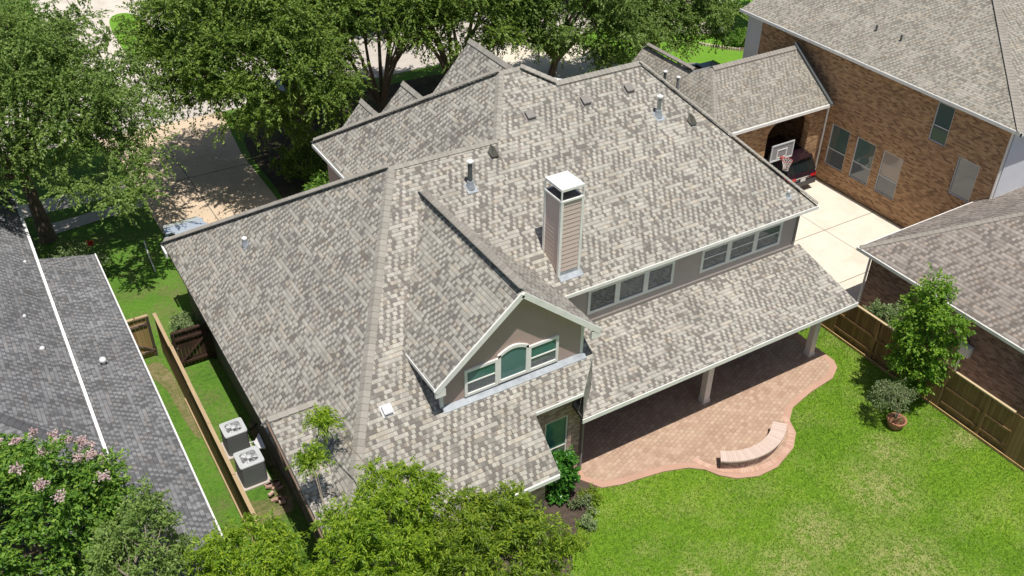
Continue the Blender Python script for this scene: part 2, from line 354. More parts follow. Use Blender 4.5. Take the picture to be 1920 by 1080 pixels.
        ob = bpy.data.objects.new(name, me); COL.objects.link(ob)
        if parent is not None: ob.parent = parent
        return ob

def build_split(mb, name, mats, parent):
    """every connected piece of mb becomes an object of its own"""
    par = list(range(len(mb.v)))
    def find(a):
        while par[a] != a: par[a] = par[par[a]]; a = par[a]
        return a
    for f in mb.f:
        for k in f[1:]: par[find(k)] = find(f[0])
    g = {}
    for f, m in zip(mb.f, mb.m): g.setdefault(find(f[0]), []).append((f, m))
    for fs in g.values():
        s = MB(); mp = {}
        for f, m in fs:
            for k in f:
                if k not in mp: mp[k] = len(s.v); s.v.append(mb.v[k])
            s.f.append(tuple(mp[k] for k in f)); s.m.append(m)
        s.build(name, mats, parent)

def thing(name, label, cat, loc=(0, 0, 0), group=None):
    o = bpy.data.objects.new(name, None); COL.objects.link(o); o.location = loc; o.empty_display_size = 0.3
    o['label'] = label; o['category'] = cat
    if group: o['group'] = group
    return o
def tag(o, label, cat, group=None):
    o['label'] = label; o['category'] = cat
    if group: o['group'] = group
    return o
def struct(name, mb, mats):
    o = mb.build(name, mats); o['kind'] = 'structure'; return o
def dup(root, loc, rotz=0.0, scale=1.0, label=None):
    r = root.copy(); COL.objects.link(r); r.location = loc; r.rotation_euler = (0, 0, rotz)
    r.scale = (scale, scale, scale) if not hasattr(scale, '__len__') else scale
    if label: r['label'] = label
    for ch in list(root.children):
        c = ch.copy(); COL.objects.link(c); c.parent = r
        for g in list(ch.children):
            d = g.copy(); COL.objects.link(d); d.parent = c
    return r

class CapRuns:
    """collects ridge and hip runs, builds each as its own object"""
    def __init__(s): s.r = []
    def build(s, name, mat, parent):
        for m in s.r: m.build(name, mat, parent)
def caps(mb, p, q, pa, pb, hw=0.15, step=0.17, lift=0.02):
    """cap shingles along a hip or ridge p->q between planes with gradients pa, pb (dz/dx, dz/dy)"""
    runs = mb; mb = MB(); runs.r.append(mb)
    p, q = Vector(p), Vector(q); d = (q - p); L = d.length; d.normalize()
    h = Vector((d.y, -d.x, 0)).normalized(); n = max(1, int(L / step))
    def side(sg, g):
        hh = h * sg; v = Vector((hh.x, hh.y, g[0] * hh.x + g[1] * hh.y)); v = v - d * v.dot(d)
        return v.normalized() * hw
    a, b = side(1, pa), side(-1, pb)
    for i in range(n):
        s0 = p + d * (L * i / n); s1 = p + d * (L * min(n, i + 1.25) / n)
        u0 = Vector((0, 0, lift + 0.016)); u1 = Vector((0, 0, lift))
        vs = [s0 + a + u0, s0 + u0 * 1.3, s0 + b + u0, s1 + a + u1, s1 + u1 * 1.3, s1 + b + u1]
        dn = Vector((0, 0, -0.028)); vs += [v + dn for v in vs]
        mb.quads(vs, [(0, 1, 4, 3), (1, 2, 5, 4), (0, 6, 7, 1), (1, 7, 8, 2), (3, 4, 10, 9), (4, 5, 11, 10), (0, 3, 9, 6), (2, 8, 11, 5)])

def window(parent, o, u, n, w, h, upper=None, lower=None, fw=0.075, proud=0.05, rail=0.5, frame=None, arch=0.0, sill=None):
    """one window: frame mesh (part) with panes (sub-parts). o = lower corner on the wall face"""
    o, u, n = Vector(o), Vector(u), Vector(n); z = Vector((0, 0, 1)); mb = MB()
    def bx(a0, a1, b0, b1, d0, d1):
        c = o + u * (a0 + a1) / 2 + z * (b0 + b1) / 2 + n * (d0 + d1) / 2
        mb.obox(c, u * (a1 - a0) / 2, n * (d1 - d0) / 2, z * (b1 - b0) / 2)
    bx(0, fw, 0, h, -0.05, proud); bx(w - fw, w, 0, h, -0.05, proud)
    bx(fw, w - fw, 0, fw, -0.05, proud)
    if arch:
        N = 10; pts = []
        for i in range(N + 1):
            t = i / N; a = t * w; pts.append((a, h + arch * math.sin(math.pi * t)))
        for i in range(N):
            (a0, b0), (a1, b1) = pts[i], pts[i + 1]
            c0 = [o + u * a0 + z * (b0 - fw * 1.2), o + u * a1 + z * (b1 - fw * 1.2), o + u * a1 + z * b1, o + u * a0 + z * b0]
            f = [c + n * proud for c in c0]; bk = [c - n * 0.05 for c in c0]
            mb.quads(f + bk, [(0, 1, 2, 3), (3, 2, 6, 7), (0, 4, 5, 1)])
    else: bx(fw, w - fw, h - fw, h, -0.05, proud)
    if rail: bx(fw, w - fw, h * rail - 0.02, h * rail + 0.02, -0.05, proud - 0.015)
    fr = mb.build('window', frame or TRIM, parent)
    if sill is not None:
        sb = MB(); k = int(w / 0.1)
        for i in range(k + 2):
            sb.obox(o + u * (-0.05 + i * 0.1) + z * (-0.06) + n * (-0.05), u * 0.045, n * 0.07, z * 0.05)
        so_ = sb.build('sill', sill, fr)
    d = proud - 0.035
    def pane(b0, b1, mat, top=None):
        p = MB()
        if top is None: q = [o + u * fw + z * b0, o + u * (w - fw) + z * b0, o + u * (w - fw) + z * b1, o + u * fw + z * b1]
        else:
            q = [o + u * fw + z * b0, o + u * (w - fw) + z * b0] + [o + u * (fw + (w - 2 * fw) * (1 - t)) + z * (h - fw + top * math.sin(math.pi * (1 - t))) for t in [i / 10 for i in range(11)]]
        p.poly([c + n * d for c in q]); p.build('pane', mat, fr)
    if rail: pane(fw, h * rail - 0.02, lower or GL_DARK); pane(h * rail + 0.02, h - fw, upper or GL_TEAL)
    else: pane(fw, h - fw, upper or GL_DARK, top=arch if arch else None)
    return fr

def wall(mb, o, u, n, W, H, t, holes, mi=0):
    o, u, n = Vector(o), Vector(u), Vector(n); z = Vector((0, 0, 1))
    xs = sorted({0, W, *[a for h in holes for a in (h[0], h[2])]}); zs = sorted({0, H, *[a for h in holes for a in (h[1], h[3])]})
    for i in range(len(xs) - 1):
        for j in range(len(zs) - 1):
            cx, cz = (xs[i] + xs[i + 1]) / 2, (zs[j] + zs[j + 1]) / 2
            if any(h[0] < cx < h[2] and h[1] < cz < h[3] for h in holes): continue
            mb.poly([o + u * xs[i] + z * zs[j], o + u * xs[i + 1] + z * zs[j], o + u * xs[i + 1] + z * zs[j + 1], o + u * xs[i] + z * zs[j + 1]], mi)
            mb.poly([p - n * t for p in (o + u * xs[i] + z * zs[j], o + u * xs[i] + z * zs[j + 1], o + u * xs[i + 1] + z * zs[j + 1], o + u * xs[i + 1] + z * zs[j])], mi)
    for (a0, b0, a1, b1) in holes:
        c = [o + u * a0 + z * b0, o + u * a1 + z * b0, o + u * a1 + z * b1, o + u * a0 + z * b1]
        for i in range(4):
            j = (i + 1) % 4; mb.poly([c[i], c[j], c[j] - n * t, c[i] - n * t], mi)

# ------------------------------------------------------------------ ground, paving, lawns
def sheet(name, pts, z, mat, thick=None):
    mb = MB()
    if thick: mb.prism([(x, y, z) for x, y in pts], thick, 0, 0)
    else: mb.poly([(x, y, z) for x, y in pts])
    return struct(name, mb, mat)
def rect(x0, y0, x1, y1): return [(x0, y0), (x1, y0), (x1, y1), (x0, y1)]
def smooth_loop(pts, n=6):
    out = []; k = len(pts)
    for i in range(k):
        p0, p1, p2, p3 = [Vector((*pts[(i + j - 1) % k], 0)) for j in range(4)]
        for s_ in range(n):
            t = s_ / n; q = 0.5 * ((2 * p1) + (-p0 + p2) * t + (2 * p0 - 5 * p1 + 4 * p2 - p3) * t * t + (-p0 + 3 * p1 - 3 * p2 + p3) * t ** 3)
            out.append((q.x, q.y))
    return out
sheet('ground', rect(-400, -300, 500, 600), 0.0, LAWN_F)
sheet('backyard_lawn', rect(11.0, -6, 26.02, 19.8), 0.004, LAWN_B)
sheet('street', rect(-120, 49.5, 160, 56.2), 0.004, CONC_S)
sheet('sidewalk', rect(-60, 43.0, 5.55, 44.3), 0.006, CONC)
sheet('street_driveway', rect(5.5, 56.2, 15.5, 92), 0.008, CONC)
sheet('front_driveway', [(5.6, 32.0), (11.0, 32.0), (11.0, 44.2), (11.6, 49.5), (4.9, 49.5), (5.55, 46.5)], 0.008, CONC_T)
mb = MB()
mb.bar((8.1, 33, 0.012), (7.9, 49.4, 0.012), 0.05, 0.006); mb.bar((5.6, 43.0, 0.012), (11.0, 43.0, 0.012), 0.05, 0.006)
mb.bar((5.6, 38.2, 0.012), (11.0, 38.2, 0.012), 0.05, 0.006); mb.bar((5.5, 47, 0.012), (11.2, 47, 0.012), 0.05, 0.006)
mb.bar((7.6, 58.6, 0.012), (8.1, 91, 0.012), 0.06, 0.006); mb.bar((11.6, 66, 0.012), (12.6, 91, 0.012), 0.06, 0.006)
struct('driveway_joints', mb, JOINT)
isl = smooth_loop([(9.25, 59.2), (9.1, 63.0), (9.35, 66.2), (10.0, 67.4), (10.9, 67.2), (11.4, 65.2), (11.6, 61.5), (11.3, 59.2)])
mb = MB(); mb.prism([(x, y, 0.11) for x, y in isl], 0.1, 0, 1); struct('grass_island', mb, [LAWN_V, CONC])
sheet('side_driveway', rect(26.3, 12.0, 34.62, 49.6), 0.008, CONC_B)
mb = MB()
mb.bar((28.18, 14, 0.012), (28.14, 27.5, 0.012), 0.035, 0.006); mb.bar((31.4, 14, 0.012), (31.4, 26, 0.012), 0.025, 0.006)
for yy in (17.4, 20.7, 24.0): mb.bar((26.3, yy, 0.012), (34.6, yy, 0.012), 0.035, 0.006)
struct('side_driveway_joints', mb, JOINT)
sheet('front_walkway', smooth_loop([(38.0, 47.4), (41.0, 46.6), (43.1, 45.0), (44.1, 44.2), (44.9, 45.4), (43.9, 47.4), (41.6, 49.3), (38.6, 49.5)]), 0.012, CONC_B)
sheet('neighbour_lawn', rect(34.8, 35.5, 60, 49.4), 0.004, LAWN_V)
sheet('tree_bed', smooth_loop([(11.6, 35.5), (11.3, 40), (12.0, 46.5), (17, 47.8), (26, 47.6), (27, 40), (24.5, 33.5), (17, 33.3)]), 0.006, m_lawn('leafy_mulch', (.035, .03, .02), (.07, .05, .033), (.12, .085, .055), (.10, .13, .03), dryamt=.6))
sheet('planting_bed', smooth_loop([(9.0, 13.2), (10.9, 14.2), (11.5, 15.0), (12.4, 15.7), (13.1, 16.3), (13.55, 16.6), (13.3, 17.5), (11.5, 17.6), (9.0, 16)]), 0.010, SOIL)
sheet('fence_side_soil', smooth_loop([(2.5, 29.6), (3.1, 29.8), (3.38, 28.6), (3.38, 25.6), (3.22, 25.2), (3.05, 26.6), (2.95, 28.2)]), 0.008, SOIL_T)
sheet('side_yard_soil', smooth_loop([(3.52, 24.2), (3.52, 20.9), (4.5, 20.6), (5.0, 21.0), (5.05, 24.8), (4.85, 24.6), (4.72, 21.8), (3.8, 21.7), (3.75, 24.0)]), 0.008, SOIL_T)
sheet('shaded_walk', [(1.5, 40.9), (5.5, 41.4), (5.5, 42.2), (1.5, 41.9)], 0.012, CONC_S)
pat = [(13.42, 19.88), (13.42, 17.7), (13.2, 17.12), (13.62, 16.44), (14.3, 16.22), (14.93, 16.13), (15.8, 15.98), (16.59, 15.70), (17.0, 15.36), (17.22, 14.95), (17.62, 14.55), (18.31, 14.26), (19.12, 14.25), (20.2, 14.62), (20.8, 15.1), (21.05, 15.66), (21.61, 16.08), (22.8, 16.36), (24.02, 16.50), (24.63, 16.85), (24.82, 17.2), (24.82, 18.0), (24.85, 19.88)]
mb = MB(); mb.prism([(x, y, 0.05) for x, y in pat], 0.05, 0, 0); struct('patio', mb, SALMON)
pin = [(13.55, 19.86), (13.55, 17.6), (13.44, 17.1), (13.78, 16.66), (14.4, 16.45), (14.98, 16.36), (15.85, 16.2), (16.68, 15.92), (17.16, 15.54), (17.40, 15.1), (17.75, 14.78), (18.36, 14.50), (19.1, 14.49), (20.08, 14.84), (20.6, 15.25), (20.84, 15.76), (21.48, 16.27), (22.75, 16.58), (23.9, 16.72), (24.42, 17.0), (24.58, 17.3), (24.6, 19.86)]
sheet('patio_pavers', pin, 0.054, PAVER)
mb = MB()
for i in range(70):
    t = i / 69; a = rad(-168 + 175 * t)
    c = Vector((19.0 + 2.05 * math.cos(a), 16.25 + 1.78 * math.sin(a), 0.060))
    if c.y > 15.95: continue
    r_ = Vector((math.cos(a), math.sin(a), 0)); mb.obox(c, r_ * 0.10, Vector((-r_.y, r_.x, 0)) * 0.037, (0, 0, 0.003))
struct('patio_edging_bricks', mb, m_cap("edge_brick", (0.50, 0.30, 0.21), (0.60, 0.40, 0.30)))

# ------------------------------------------------------------------ main house
house = thing('house', 'large taupe house with mottled grey shingle roof, chimney, dormer and covered patio', 'house', (14, 24, 0))
pP = (0, 0.6); pL = (0.93, 0); pF = (0, -0.67)
zP = lambda y: 0.6 * y - 6.105
zL1 = lambda x: 0.93 * x - 1.183
zL2 = lambda x: 0.93 * x - 4.80
EY, EZ = 19.48, zP(19.48)
A = dict(r2R=(21.22, 25.84), r2L=(17.6, 25.84), pkR=(16.62, 26.64), pkL=(15.80, 26.64), jn=(14.41, 24.50), r1L=(10.55, 24.50))
def onP(x, y): return (x, y, zP(y))
roof = MB()
# rear (camera-facing) slope
roof.prism([onP(24.8, EY), onP(*A['r2R']), onP(*A['r2L']), onP(*A['pkR']), onP(*A['pkL']), onP(*A['jn']), onP(*A['r1L']), onP(8.4, 21.2), onP(8.4, EY)], 0.11)
roof.prism([onP(13.86, EY), onP(13.86, 17.75), onP(12.98, 16.9), onP(11.26, 16.9), onP(11.12, 15.3), onP(4.58, 15.3), onP(8.4, 21.2), onP(8.4, EY)], 0.11)
# left slopes
roof.prism([(4.58, 15.3, zL1(4.58)), (10.55, 24.5, zL1(10.55)), (4.64, 32.7, zL1(4.64))], 0.12, 0, 2)
roof.prism([(15.8, 26.64, 9.88), (11.08, 33.18, zL2(11.08)), (11.08, 29.16, zL2(11.08)), (14.41, 24.5, 8.60)], 0.16)
# front slopes
roof.prism([(10.55, 24.5, 8.61), (14.41, 24.5, 8.60), (11.3, 29.0, 5.60), (11.3, 32.7, 3.13), (4.64, 32.7, 3.13)], 0.16)
roof.prism([(15.8, 26.64, 9.88), (16.62, 26.64, 9.88), (18.9, 33.18, 5.50), (11.08, 33.18, 5.50)], 0.16)
roof.prism([(16.62, 26.64, 9.88), (17.6, 25.84, 9.40), (21.22, 25.84, 9.40), (24.8, 31.5, 5.59), (18.4, 31.5, 5.59)], 0.16)
# right slope
roof.prism([(21.22, 25.84, 9.40), (24.8, EY, EZ), (24.8, 31.5, 5.59)], 0.16)
# little shed roof on the left end
zS = lambda y: 4.33 - 0.22 * (20.2 - y)
roof.prism([(4.5, 20.2, 4.33), (5.94, 20.2, 4.33), (5.45, 18.0, zS(18.0)), (4.95, 15.3, zS(15.3)), (4.5, 15.3, zS(15.3))], 0.10)
roof.prism([(4.5, 20.2, 4.33), (5.94, 20.2, 4.33), (4.5, 21.2, 3.3)], 0.08)
# front gables
for (gx, gy, gz, sl, yb) in ((16.37, 29.74, 9.85, 1.07, 26.68), (14.15, 30.95, 8.2, 1.02, 29.14), (12.97, 32.35, 7.2, 1.05, 30.64)):
    hw = (gz - 5.5) / sl; ye = 33.2 if gz < 9 else 33.0
    ym = min(ye, gy)
    roof.prism([(gx, gy, gz), (gx, yb, gz), (gx - hw, ym, 5.5)], 0.14)
    roof.prism([(gx, gy, gz), (gx, yb, gz), (gx + hw, ym, 5.5)], 0.14)
# patio roof
zQ = lambda y: 3.0 + 0.245 * (y - 16.86)
roof.prism([(13.0, 16.86, 3.0), (24.75, 16.86, 3.0), (24.75, 19.9, zQ(19.9)), (13.0, 19.9, zQ(19.9))], 0.14, 0, 2)  # dark underside: patio shade put into the soffit colour
roof.box((24.752, 16.86, 2.87), (24.77, 16.9, 2.99), 1)
roof.poly([(12.98, 16.9, 3.9), (13.86, 17.75, 4.42), (13.9, 17.75, 3.2), (13.0, 16.88, 3.0)], 0)
roof.poly([(13.86, 17.75, 4.42), (13.86, 19.9, 5.7), (13.9, 19.9, 3.7), (13.9, 17.75, 3.2)], 0)
R_ = roof.build('roof', [SH, TRIM, EDGE], house)
cp = CapRuns()
caps(cp, onP(4.6, 15.33), onP(*A['r1L']), pP, pL, .19, .2)
caps(cp, (4.66, 32.66, 3.15), (10.55, 24.5, 8.61), pF, pL)
caps(cp, (10.5, 24.5, 8.605), (14.45, 24.5, 8.6), pP, pF)
caps(cp, onP(*A['jn']), onP(*A['pkL']), pP, pL)
caps(cp, (11.1, 33.15, 5.52), (15.8, 26.64, 9.88), pF, pL)
caps(cp, (15.75, 26.64, 9.88), (16.66, 26.64, 9.88), pP, pF, 0.16)
caps(cp, onP(*A['r2L']), onP(*A['pkR']), pP, (-0.5, 0))
caps(cp, (17.55, 25.84, 9.4), (21.25, 25.84, 9.4), pP, pF, 0.18, 0.17, 0.05)
caps(cp, (24.78, EY + 0.03, EZ + .02), (21.22, 25.84, 9.4), pP, (-1.07, 0), 0.13)
caps(cp, (4.48, 20.2, 4.33), (5.96, 20.2, 4.33), (0, .22), (0, -.6), 0.17, 0.25, 0.05)
for (gx, gy, gz, sl, yb) in ((16.37, 29.76, 9.85, 1.07, 26.6), (14.15, 30.97, 8.2, 1.02, 29.1), (12.97, 32.37, 7.2, 1.05, 30.6)):
    caps(cp, (gx, gy, gz), (gx, yb, gz), (sl, 0), (-sl, 0), 0.17, 0.17, 0.05)
cp.build('ridge_cap', CAP, R_)
ft = MB()   # eave fascia boards and drip edges, just proud of the roof edge
ft.box((13.9, EY - .03, EZ - .13), (24.84, EY - .003, EZ - .012)); ft.box((11.3, 16.87, zP(16.9) - .12), (12.96, 16.897, zP(16.9) - .012))
ft.box((12.96, 16.82, 2.83), (24.79, 16.857, 2.985))
ft.box((4.6, 15.25, zP(15.3) - .15), (11.1, 15.297, zP(15.3) - .012))
ft.bar((11.045, 33.1, 5.41), (11.045, 29.3, 5.41), .05, .14); pass
ft.box((4.55, 32.0, 2.86), (4.62, 32.68, 3.06))
build_split(ft, 'fascia', TRIM, R_)
dr = MB()   # dark timber trim of the left gable end
dr.bar((4.46, 20.2, 4.20), (4.46, 15.4, 3.1), .05, .12); dr.bar((4.46, 20.1, 4.1), (4.62, 18.9, 2.6), .05, .08); dr.bar((4.62, 18.9, 2.6), (4.75, 17.6, 1.2), .05, .08)
build_split(dr, 'gable_trim', GATE_G, R_)

w = MB()
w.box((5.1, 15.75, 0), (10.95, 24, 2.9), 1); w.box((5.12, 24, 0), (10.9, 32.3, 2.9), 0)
w.box((5.06, 15.8, 0), (5.098, 32.28, 2.93), 2)  # dark skin on the left wall; eave shade put into its colour
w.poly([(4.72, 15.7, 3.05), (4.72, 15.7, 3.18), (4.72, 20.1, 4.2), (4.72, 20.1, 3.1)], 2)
w.box((11.5, 24.0, 0), (24.2, 32.8, 5.35), 0); w.box((11.47, 29.0, 0), (11.5, 32.8, 5.4), 0)
w.box((13.5, 20.05, 0), (24.4, 24, 2.6), 3)  # darker brick than elsewhere on the house, deepening the patio shade by colour
w.box((14.0, 20.05, 2.6), (24.4, 31.0, 5.47), 0)
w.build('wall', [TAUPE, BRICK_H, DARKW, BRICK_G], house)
w = MB()   # upstairs rear wall above the patio roof
wall(w, (13.9, 19.9, 3.0), (1, 0, 0), (0, -1, 0), 10.5, 2.5, 0.12, [])
w.build('upper_wall', m_plain("upper_wall_paint", (0.46, 0.385, 0.355), 0.75, 0.05), house)
w = MB(); w.box((24.34, 19.86, 3.7), (24.44, 19.97, 5.46)); w.box((13.9, 19.84, zQ(19.9) - .02), (24.42, 19.898, zQ(19.9) + .10)); build_split(w, 'corner_trim', BOXV, house)
# rear brick bay
w = MB(); wall(w, (10.95, 17.48, 0), (1, 0, 0), (0, -1, 0), 2.42, 4.2, 0.15, [(1.1, 0.72, 1.96, 2.70)])
wall(w, (13.37, 17.48, 0), (0, 1, 0), (1, 0, 0), 2.3, 3.2, 0.15, [])
w.build('bay_wall', BRICK_H, house)
window(house, (12.05, 17.55, .72), (1, 0, 0), (0, -1, 0), .86, 1.98, GL_TEAL, GL_DARK, .06, .04, .36, COLUMN_P)
ds = MB(); ds.tube([(13.44, 17.42, 3.0), (13.44, 17.42, 2.7), (13.44, 17.42, 0.1)], .045, 6); ds.build('downspout', BOXV, house)
# upstairs windows
for (x0, x1, ms) in ((15.14, 18.68, False), (19.88, 23.62, True)):
    ww = (x1 - x0) / 3
    for k in range(3):
        window(house, (x0 + k * ww, 19.9, 4.13), (1, 0, 0), (0, -1, 0), ww, .97, m_glass("dusk_glass", (.07, .09, .09), .03, .8) if k + ms * 5 == 0 else GL_DARK, GL_DARK, .10, .05, .55 if ms else 0)
# dormer
DX, DZ, HWD = 11.17, 7.97, 2.70
dz_ = DZ - .855 * HWD; yv = (dz_ + 6.105) / .6; yr = (DZ + 6.105) / .6
dm = MB()
for sg in (-1, 1):
    dm.prism([(DX, 17.56, DZ), (DX, yr, DZ), (DX + sg * HWD, yv, dz_), (DX + sg * HWD, 17.56, dz_)], .13)
DR = dm.build('dormer_roof', [SH, TRIM], house)
cp = CapRuns(); caps(cp, (DX, 17.56, DZ), (DX, yr + .1, DZ), (.855, 0), (-.855, 0), .17, .17, .05); cp.build('ridge_cap', CAP, DR)
ft = MB()
for sg in (-1, 1):
    ft.bar((DX, 17.535, DZ - .10), (DX + sg * (HWD + .02), 17.535, dz_ - .10), .05, .17)
    ft.box((DX + sg * (HWD - .28), 17.52, dz_ - .30), (DX + sg * (HWD + .03), 17.60, dz_ - .05))
    ft.box((DX + sg * (HWD - .02), 17.6, dz_ - .17), (DX + sg * (HWD + .02), yv - .2, dz_ - .05))
build_split(ft, 'rake_board', TRIM, DR)
dw = MB(); X0, X1, YW = 8.78, 13.50, 17.88
zt = lambda x: DZ - .855 * abs(x - DX) - .10
for y, fl in ((YW, 1), (YW + .12, -1)):
    p = [(X0, y, 4.45), (X1, y, 4.45), (X1, y, zt(X1)), (DX, y, zt(DX)), (X0, y, zt(X0))]; dw.poly(p if fl > 0 else p[::-1])
for x in (X0, X1): dw.poly([(x, YW, 4.45), (x, 20.2, zP(20.2) - .1), (x, 20.2, zt(x)), (x, YW, zt(x))])
dw.build('dormer_wall', TAUPE, house)
tr = MB()
for x in (X0, X1): tr.box((x - .05, YW - .025, 4.5), (x + .05, YW + .06, zt(x) - .02))
build_split(tr, 'dormer_corner_trim', TRIM, house)
window(house, (9.50, YW, 4.70), (1, 0, 0), (0, -1, 0), 1.08, .96, GL_TEAL, GL_DARK, .09, .05, .48)
window(house, (10.58, YW, 4.74), (1, 0, 0), (0, -1, 0), 1.02, 1.02, m_glass("blue_green_blind_glass", (.10, .21, .20), .04, .5, .045), None, .09, .06, 0, arch=.19)
window(house, (11.60, YW, 4.72), (1, 0, 0), (0, -1, 0), 1.04, .96, GL_TEAL, GL_DARK, .09, .05, .48)
fl = MB(); n_ = Vector((0, -.6, 1)).normalized()
for i in range(8):
    x0 = X0 - .03 + i * .60; x1 = x0 + .61
    if x1 > 13.55: x1 = 13.6
    fl.prism([(x0, 17.70, zP(17.70) + .02 + .003 * (i % 2)), (x1, 17.70, zP(17.70) + .02 + .003 * (i % 2)), (x1, 17.875, zP(17.875) + .03), (x0, 17.875, zP(17.875) + .03)], .015, 0, 0)
fl.build('dormer_flashing', FLASH, house)
# patio columns
for cx in (19.12, 24.25):
    c = MB(); c.box((cx - .125, 17.81, .05), (cx + .125, 18.06, 3.05)); c.box((cx - .15, 17.79, .05), (cx + .15, 18.08, .2)); c.box((cx - .15, 17.79, 2.8), (cx + .15, 18.08, 2.95))
    c.build('patio_column', COLUMN_P, house)
c = MB(); c.box((13.5, 17.86, 2.86), (24.4, 18.06, 3.1)); c.build('patio_beam', TRIM, house)
# chimney
cx0, cx1, cy0, cy1, ct = 14.06, 14.80, 20.06, 20.92, 8.60
ch = MB(); ch.box((cx0 + .03, cy0 + .03, 5.4), (cx1 - .03, cy1 - .03, ct - .02))
zb = 5.6
while zb < ct - .05:
    z2 = min(zb + .155, ct)
    for (p0, p1, n) in (((cx0, cy0), (cx1, cy0), (0, -1)), ((cx1, cy0), (cx1, cy1), (1, 0)), ((cx1, cy1), (cx0, cy1), (0, 1)), ((cx0, cy1), (cx0, cy0), (-1, 0))):
        o1 = Vector((*n, 0)) * .014; a = Vector((*p0, zb)); b = Vector((*p1, zb)); up = Vector((0, 0, z2 - zb))
        ch.quads([a + o1, b + o1, b + up, a + up, a, b], [(0, 1, 2, 3), (4, 5, 1, 0)])
    zb = z2
CH = ch.build('chimney', SIDING, house)
t = MB()
for x in (cx0, cx1):
    for y in (cy0, cy1):
        t.box((x - .045, y - .045, zP(y) - .1), (x + .045, y + .045, ct + .02))
t.box((cx0 - .05, cy0 - .05, ct - .03), (cx1 + .05, cy0 + .0, ct + .03)); t.box((cx0 - .05, cy1, ct - .03), (cx1 + .05, cy1 + .05, ct + .03))
t.box((cx0 - .05, cy0, ct - .03), (cx0, cy1, ct + .03)); t.box((cx1, cy0, ct - .03), (cx1 + .05, cy1, ct + .03))
t.build('chimney_trim', TRIM, CH)
t = MB(); t.box((cx0 + .02, cy0 + .02, ct - .02), (cx1 - .02, cy1 - .02, ct + .01)); t.tube([((cx0 + cx1) / 2, (cy0 + cy1) / 2, ct), ((cx0 + cx1) / 2, (cy0 + cy1) / 2, ct + .12)], .14, 12)
t.build('chimney_crown', m_plain("sooty_metal", (.10, .085, .085), .7, .3, 6), CH)
t = MB()
for x in (cx0 - .02, cx1 + .02):
    for y in (cy0 - .02, cy1 + .02): t.box((x - .02, y - .02, ct), (x + .02, y + .02, ct + .42))
hz = ct + .42; c0 = (cx0 - .035, cy0 - .035); c1 = (cx1 + .035, cy1 + .035); mx, my = (cx0 + cx1) / 2, (cy0 + cy1) / 2
t.quads([(c0[0], c0[1], hz), (c1[0], c0[1], hz), (c1[0], c1[1], hz), (c0[0], c1[1], hz), (mx, my, hz + .10), (c0[0], c0[1], hz - .085), (c1[0], c0[1], hz - .085), (c1[0], c1[1], hz - .085), (c0[0], c1[1], hz - .085)],
        [(0, 1, 4), (1, 2, 4), (2, 3, 4), (3, 0, 4), (0, 5, 6, 1), (1, 6, 7, 2), (2, 7, 8, 3), (3, 8, 5, 0), (5, 8, 7, 6)])
t.build('chimney_cap', WHITEM, CH)
t = MB(); t.prism([(cx0 - .02, cy0 - .20, zP(cy0 - .20) + .02), (cx1 + .1, cy0 - .20, zP(cy0 - .2) + .02), (cx1 + .1, cy0 - .02, zP(cy0 - .02) + .03), (cx0 - .02, cy0 - .02, zP(cy0 - .02) + .03)], .015, 0, 0)
t.box((cx0 + .02, cy0 - .03, zP(cy0) - .02), (cx1 - .02, cy0 - .0225, zP(cy0) + .12))
t.build('chimney_flashing', FLASH, CH)
# roof vents
def pitch_up(x, y, L, W, z0, zf, h, g):
    pass
def box_vent(x, y, mat=BOXV, s=.155):
    b = MB(); zc = zP(y)
    u = Vector((1, 0, 0)); d = Vector((0, 1, .6)).normalized(); n = Vector((0, -.6, 1)).normalized(); c = Vector((x, y, zc))
    b.obox(c + n * .012, u * s * 1.35, d * s * 1.35, n * .01)
    b.obox(c + n * .10, u * s, d * s, n * .02); b.obox(c + n * .05, u * s * .8, d * s * .8, n * .05)
    b.obox(c + n * .075 - d * s * .98, u * s, d * .012, n * .045)
    b.build('box_vent', mat, house)
for x, y in ((16.0, 24.98), (18.28, 24.99), (20.18, 25.03)): box_vent(x, y)
box_vent(7.3, 18.29, LGREY, .13)
def pipe_vent(x, y, z, h, r, mat, base=True, cap_=True, g=(0, .6), wide=0.0):
    b = MB(); b.tube([(x, y, z - .05), (x, y, z + h)], r, 12)
    P_ = b.build('vent_pipe', mat, house, smooth=False)
    if cap_:
        c = MB(); c.lathe((x, y, z + h - .01), [(r * 1.5, 0), (r * 1.55, .05), (r * .4, .10)], 12); c.build('pipe_cap', WHITEM, P_)
    if base:
        c = MB(); c.lathe((x, y, z - .04), [(r * 2.2, 0), (r * 1.5, .17), (r * 1.35, .26)], 12)
        nx, ny = -g[0], -g[1]; n = Vector((nx, ny, 1)).normalized(); u = Vector((1, 0, g[0])).normalized(); d = n.cross(u)
        c.obox(Vector((x, y, z)) + n * .01 - d * .05, u * r * 2.4, d * r * 2.6, n * .008); c.build('pipe_flashing', FLASH, P_)
pipe_vent(12.77, 23.31, zP(23.31), .88, .075, PIPE_D)
pipe_vent(20.72, 23.9, zP(23.9), .70, .075, METAL)
pipe_vent(6.62, 28.17, zL1(6.62), .22, .06, METAL, g=(.93, 0))
pipe_vent(23.85, 20.1, zP(20.1), .16, .04, METAL)
for x, y in ((14.06, 24.07), (21.85, 23.35)):
    b = MB(); z = zP(y)   # dark pointed exhaust hood
    b.quads([(x - .13, y - .16, z), (x + .13, y - .16, z), (x + .15, y + .10, z + .10), (x - .15, y + .10, z + .10), (x, y - .05, z + .30), (x, y + .2, z + .30)],
            [(0, 1, 4), (1, 2, 5, 4), (0, 4, 5, 3), (2, 3, 5)])
    b.build('exhaust_hood', m_plain("dark_hood", (.10, .095, .075), .6, .1), house)

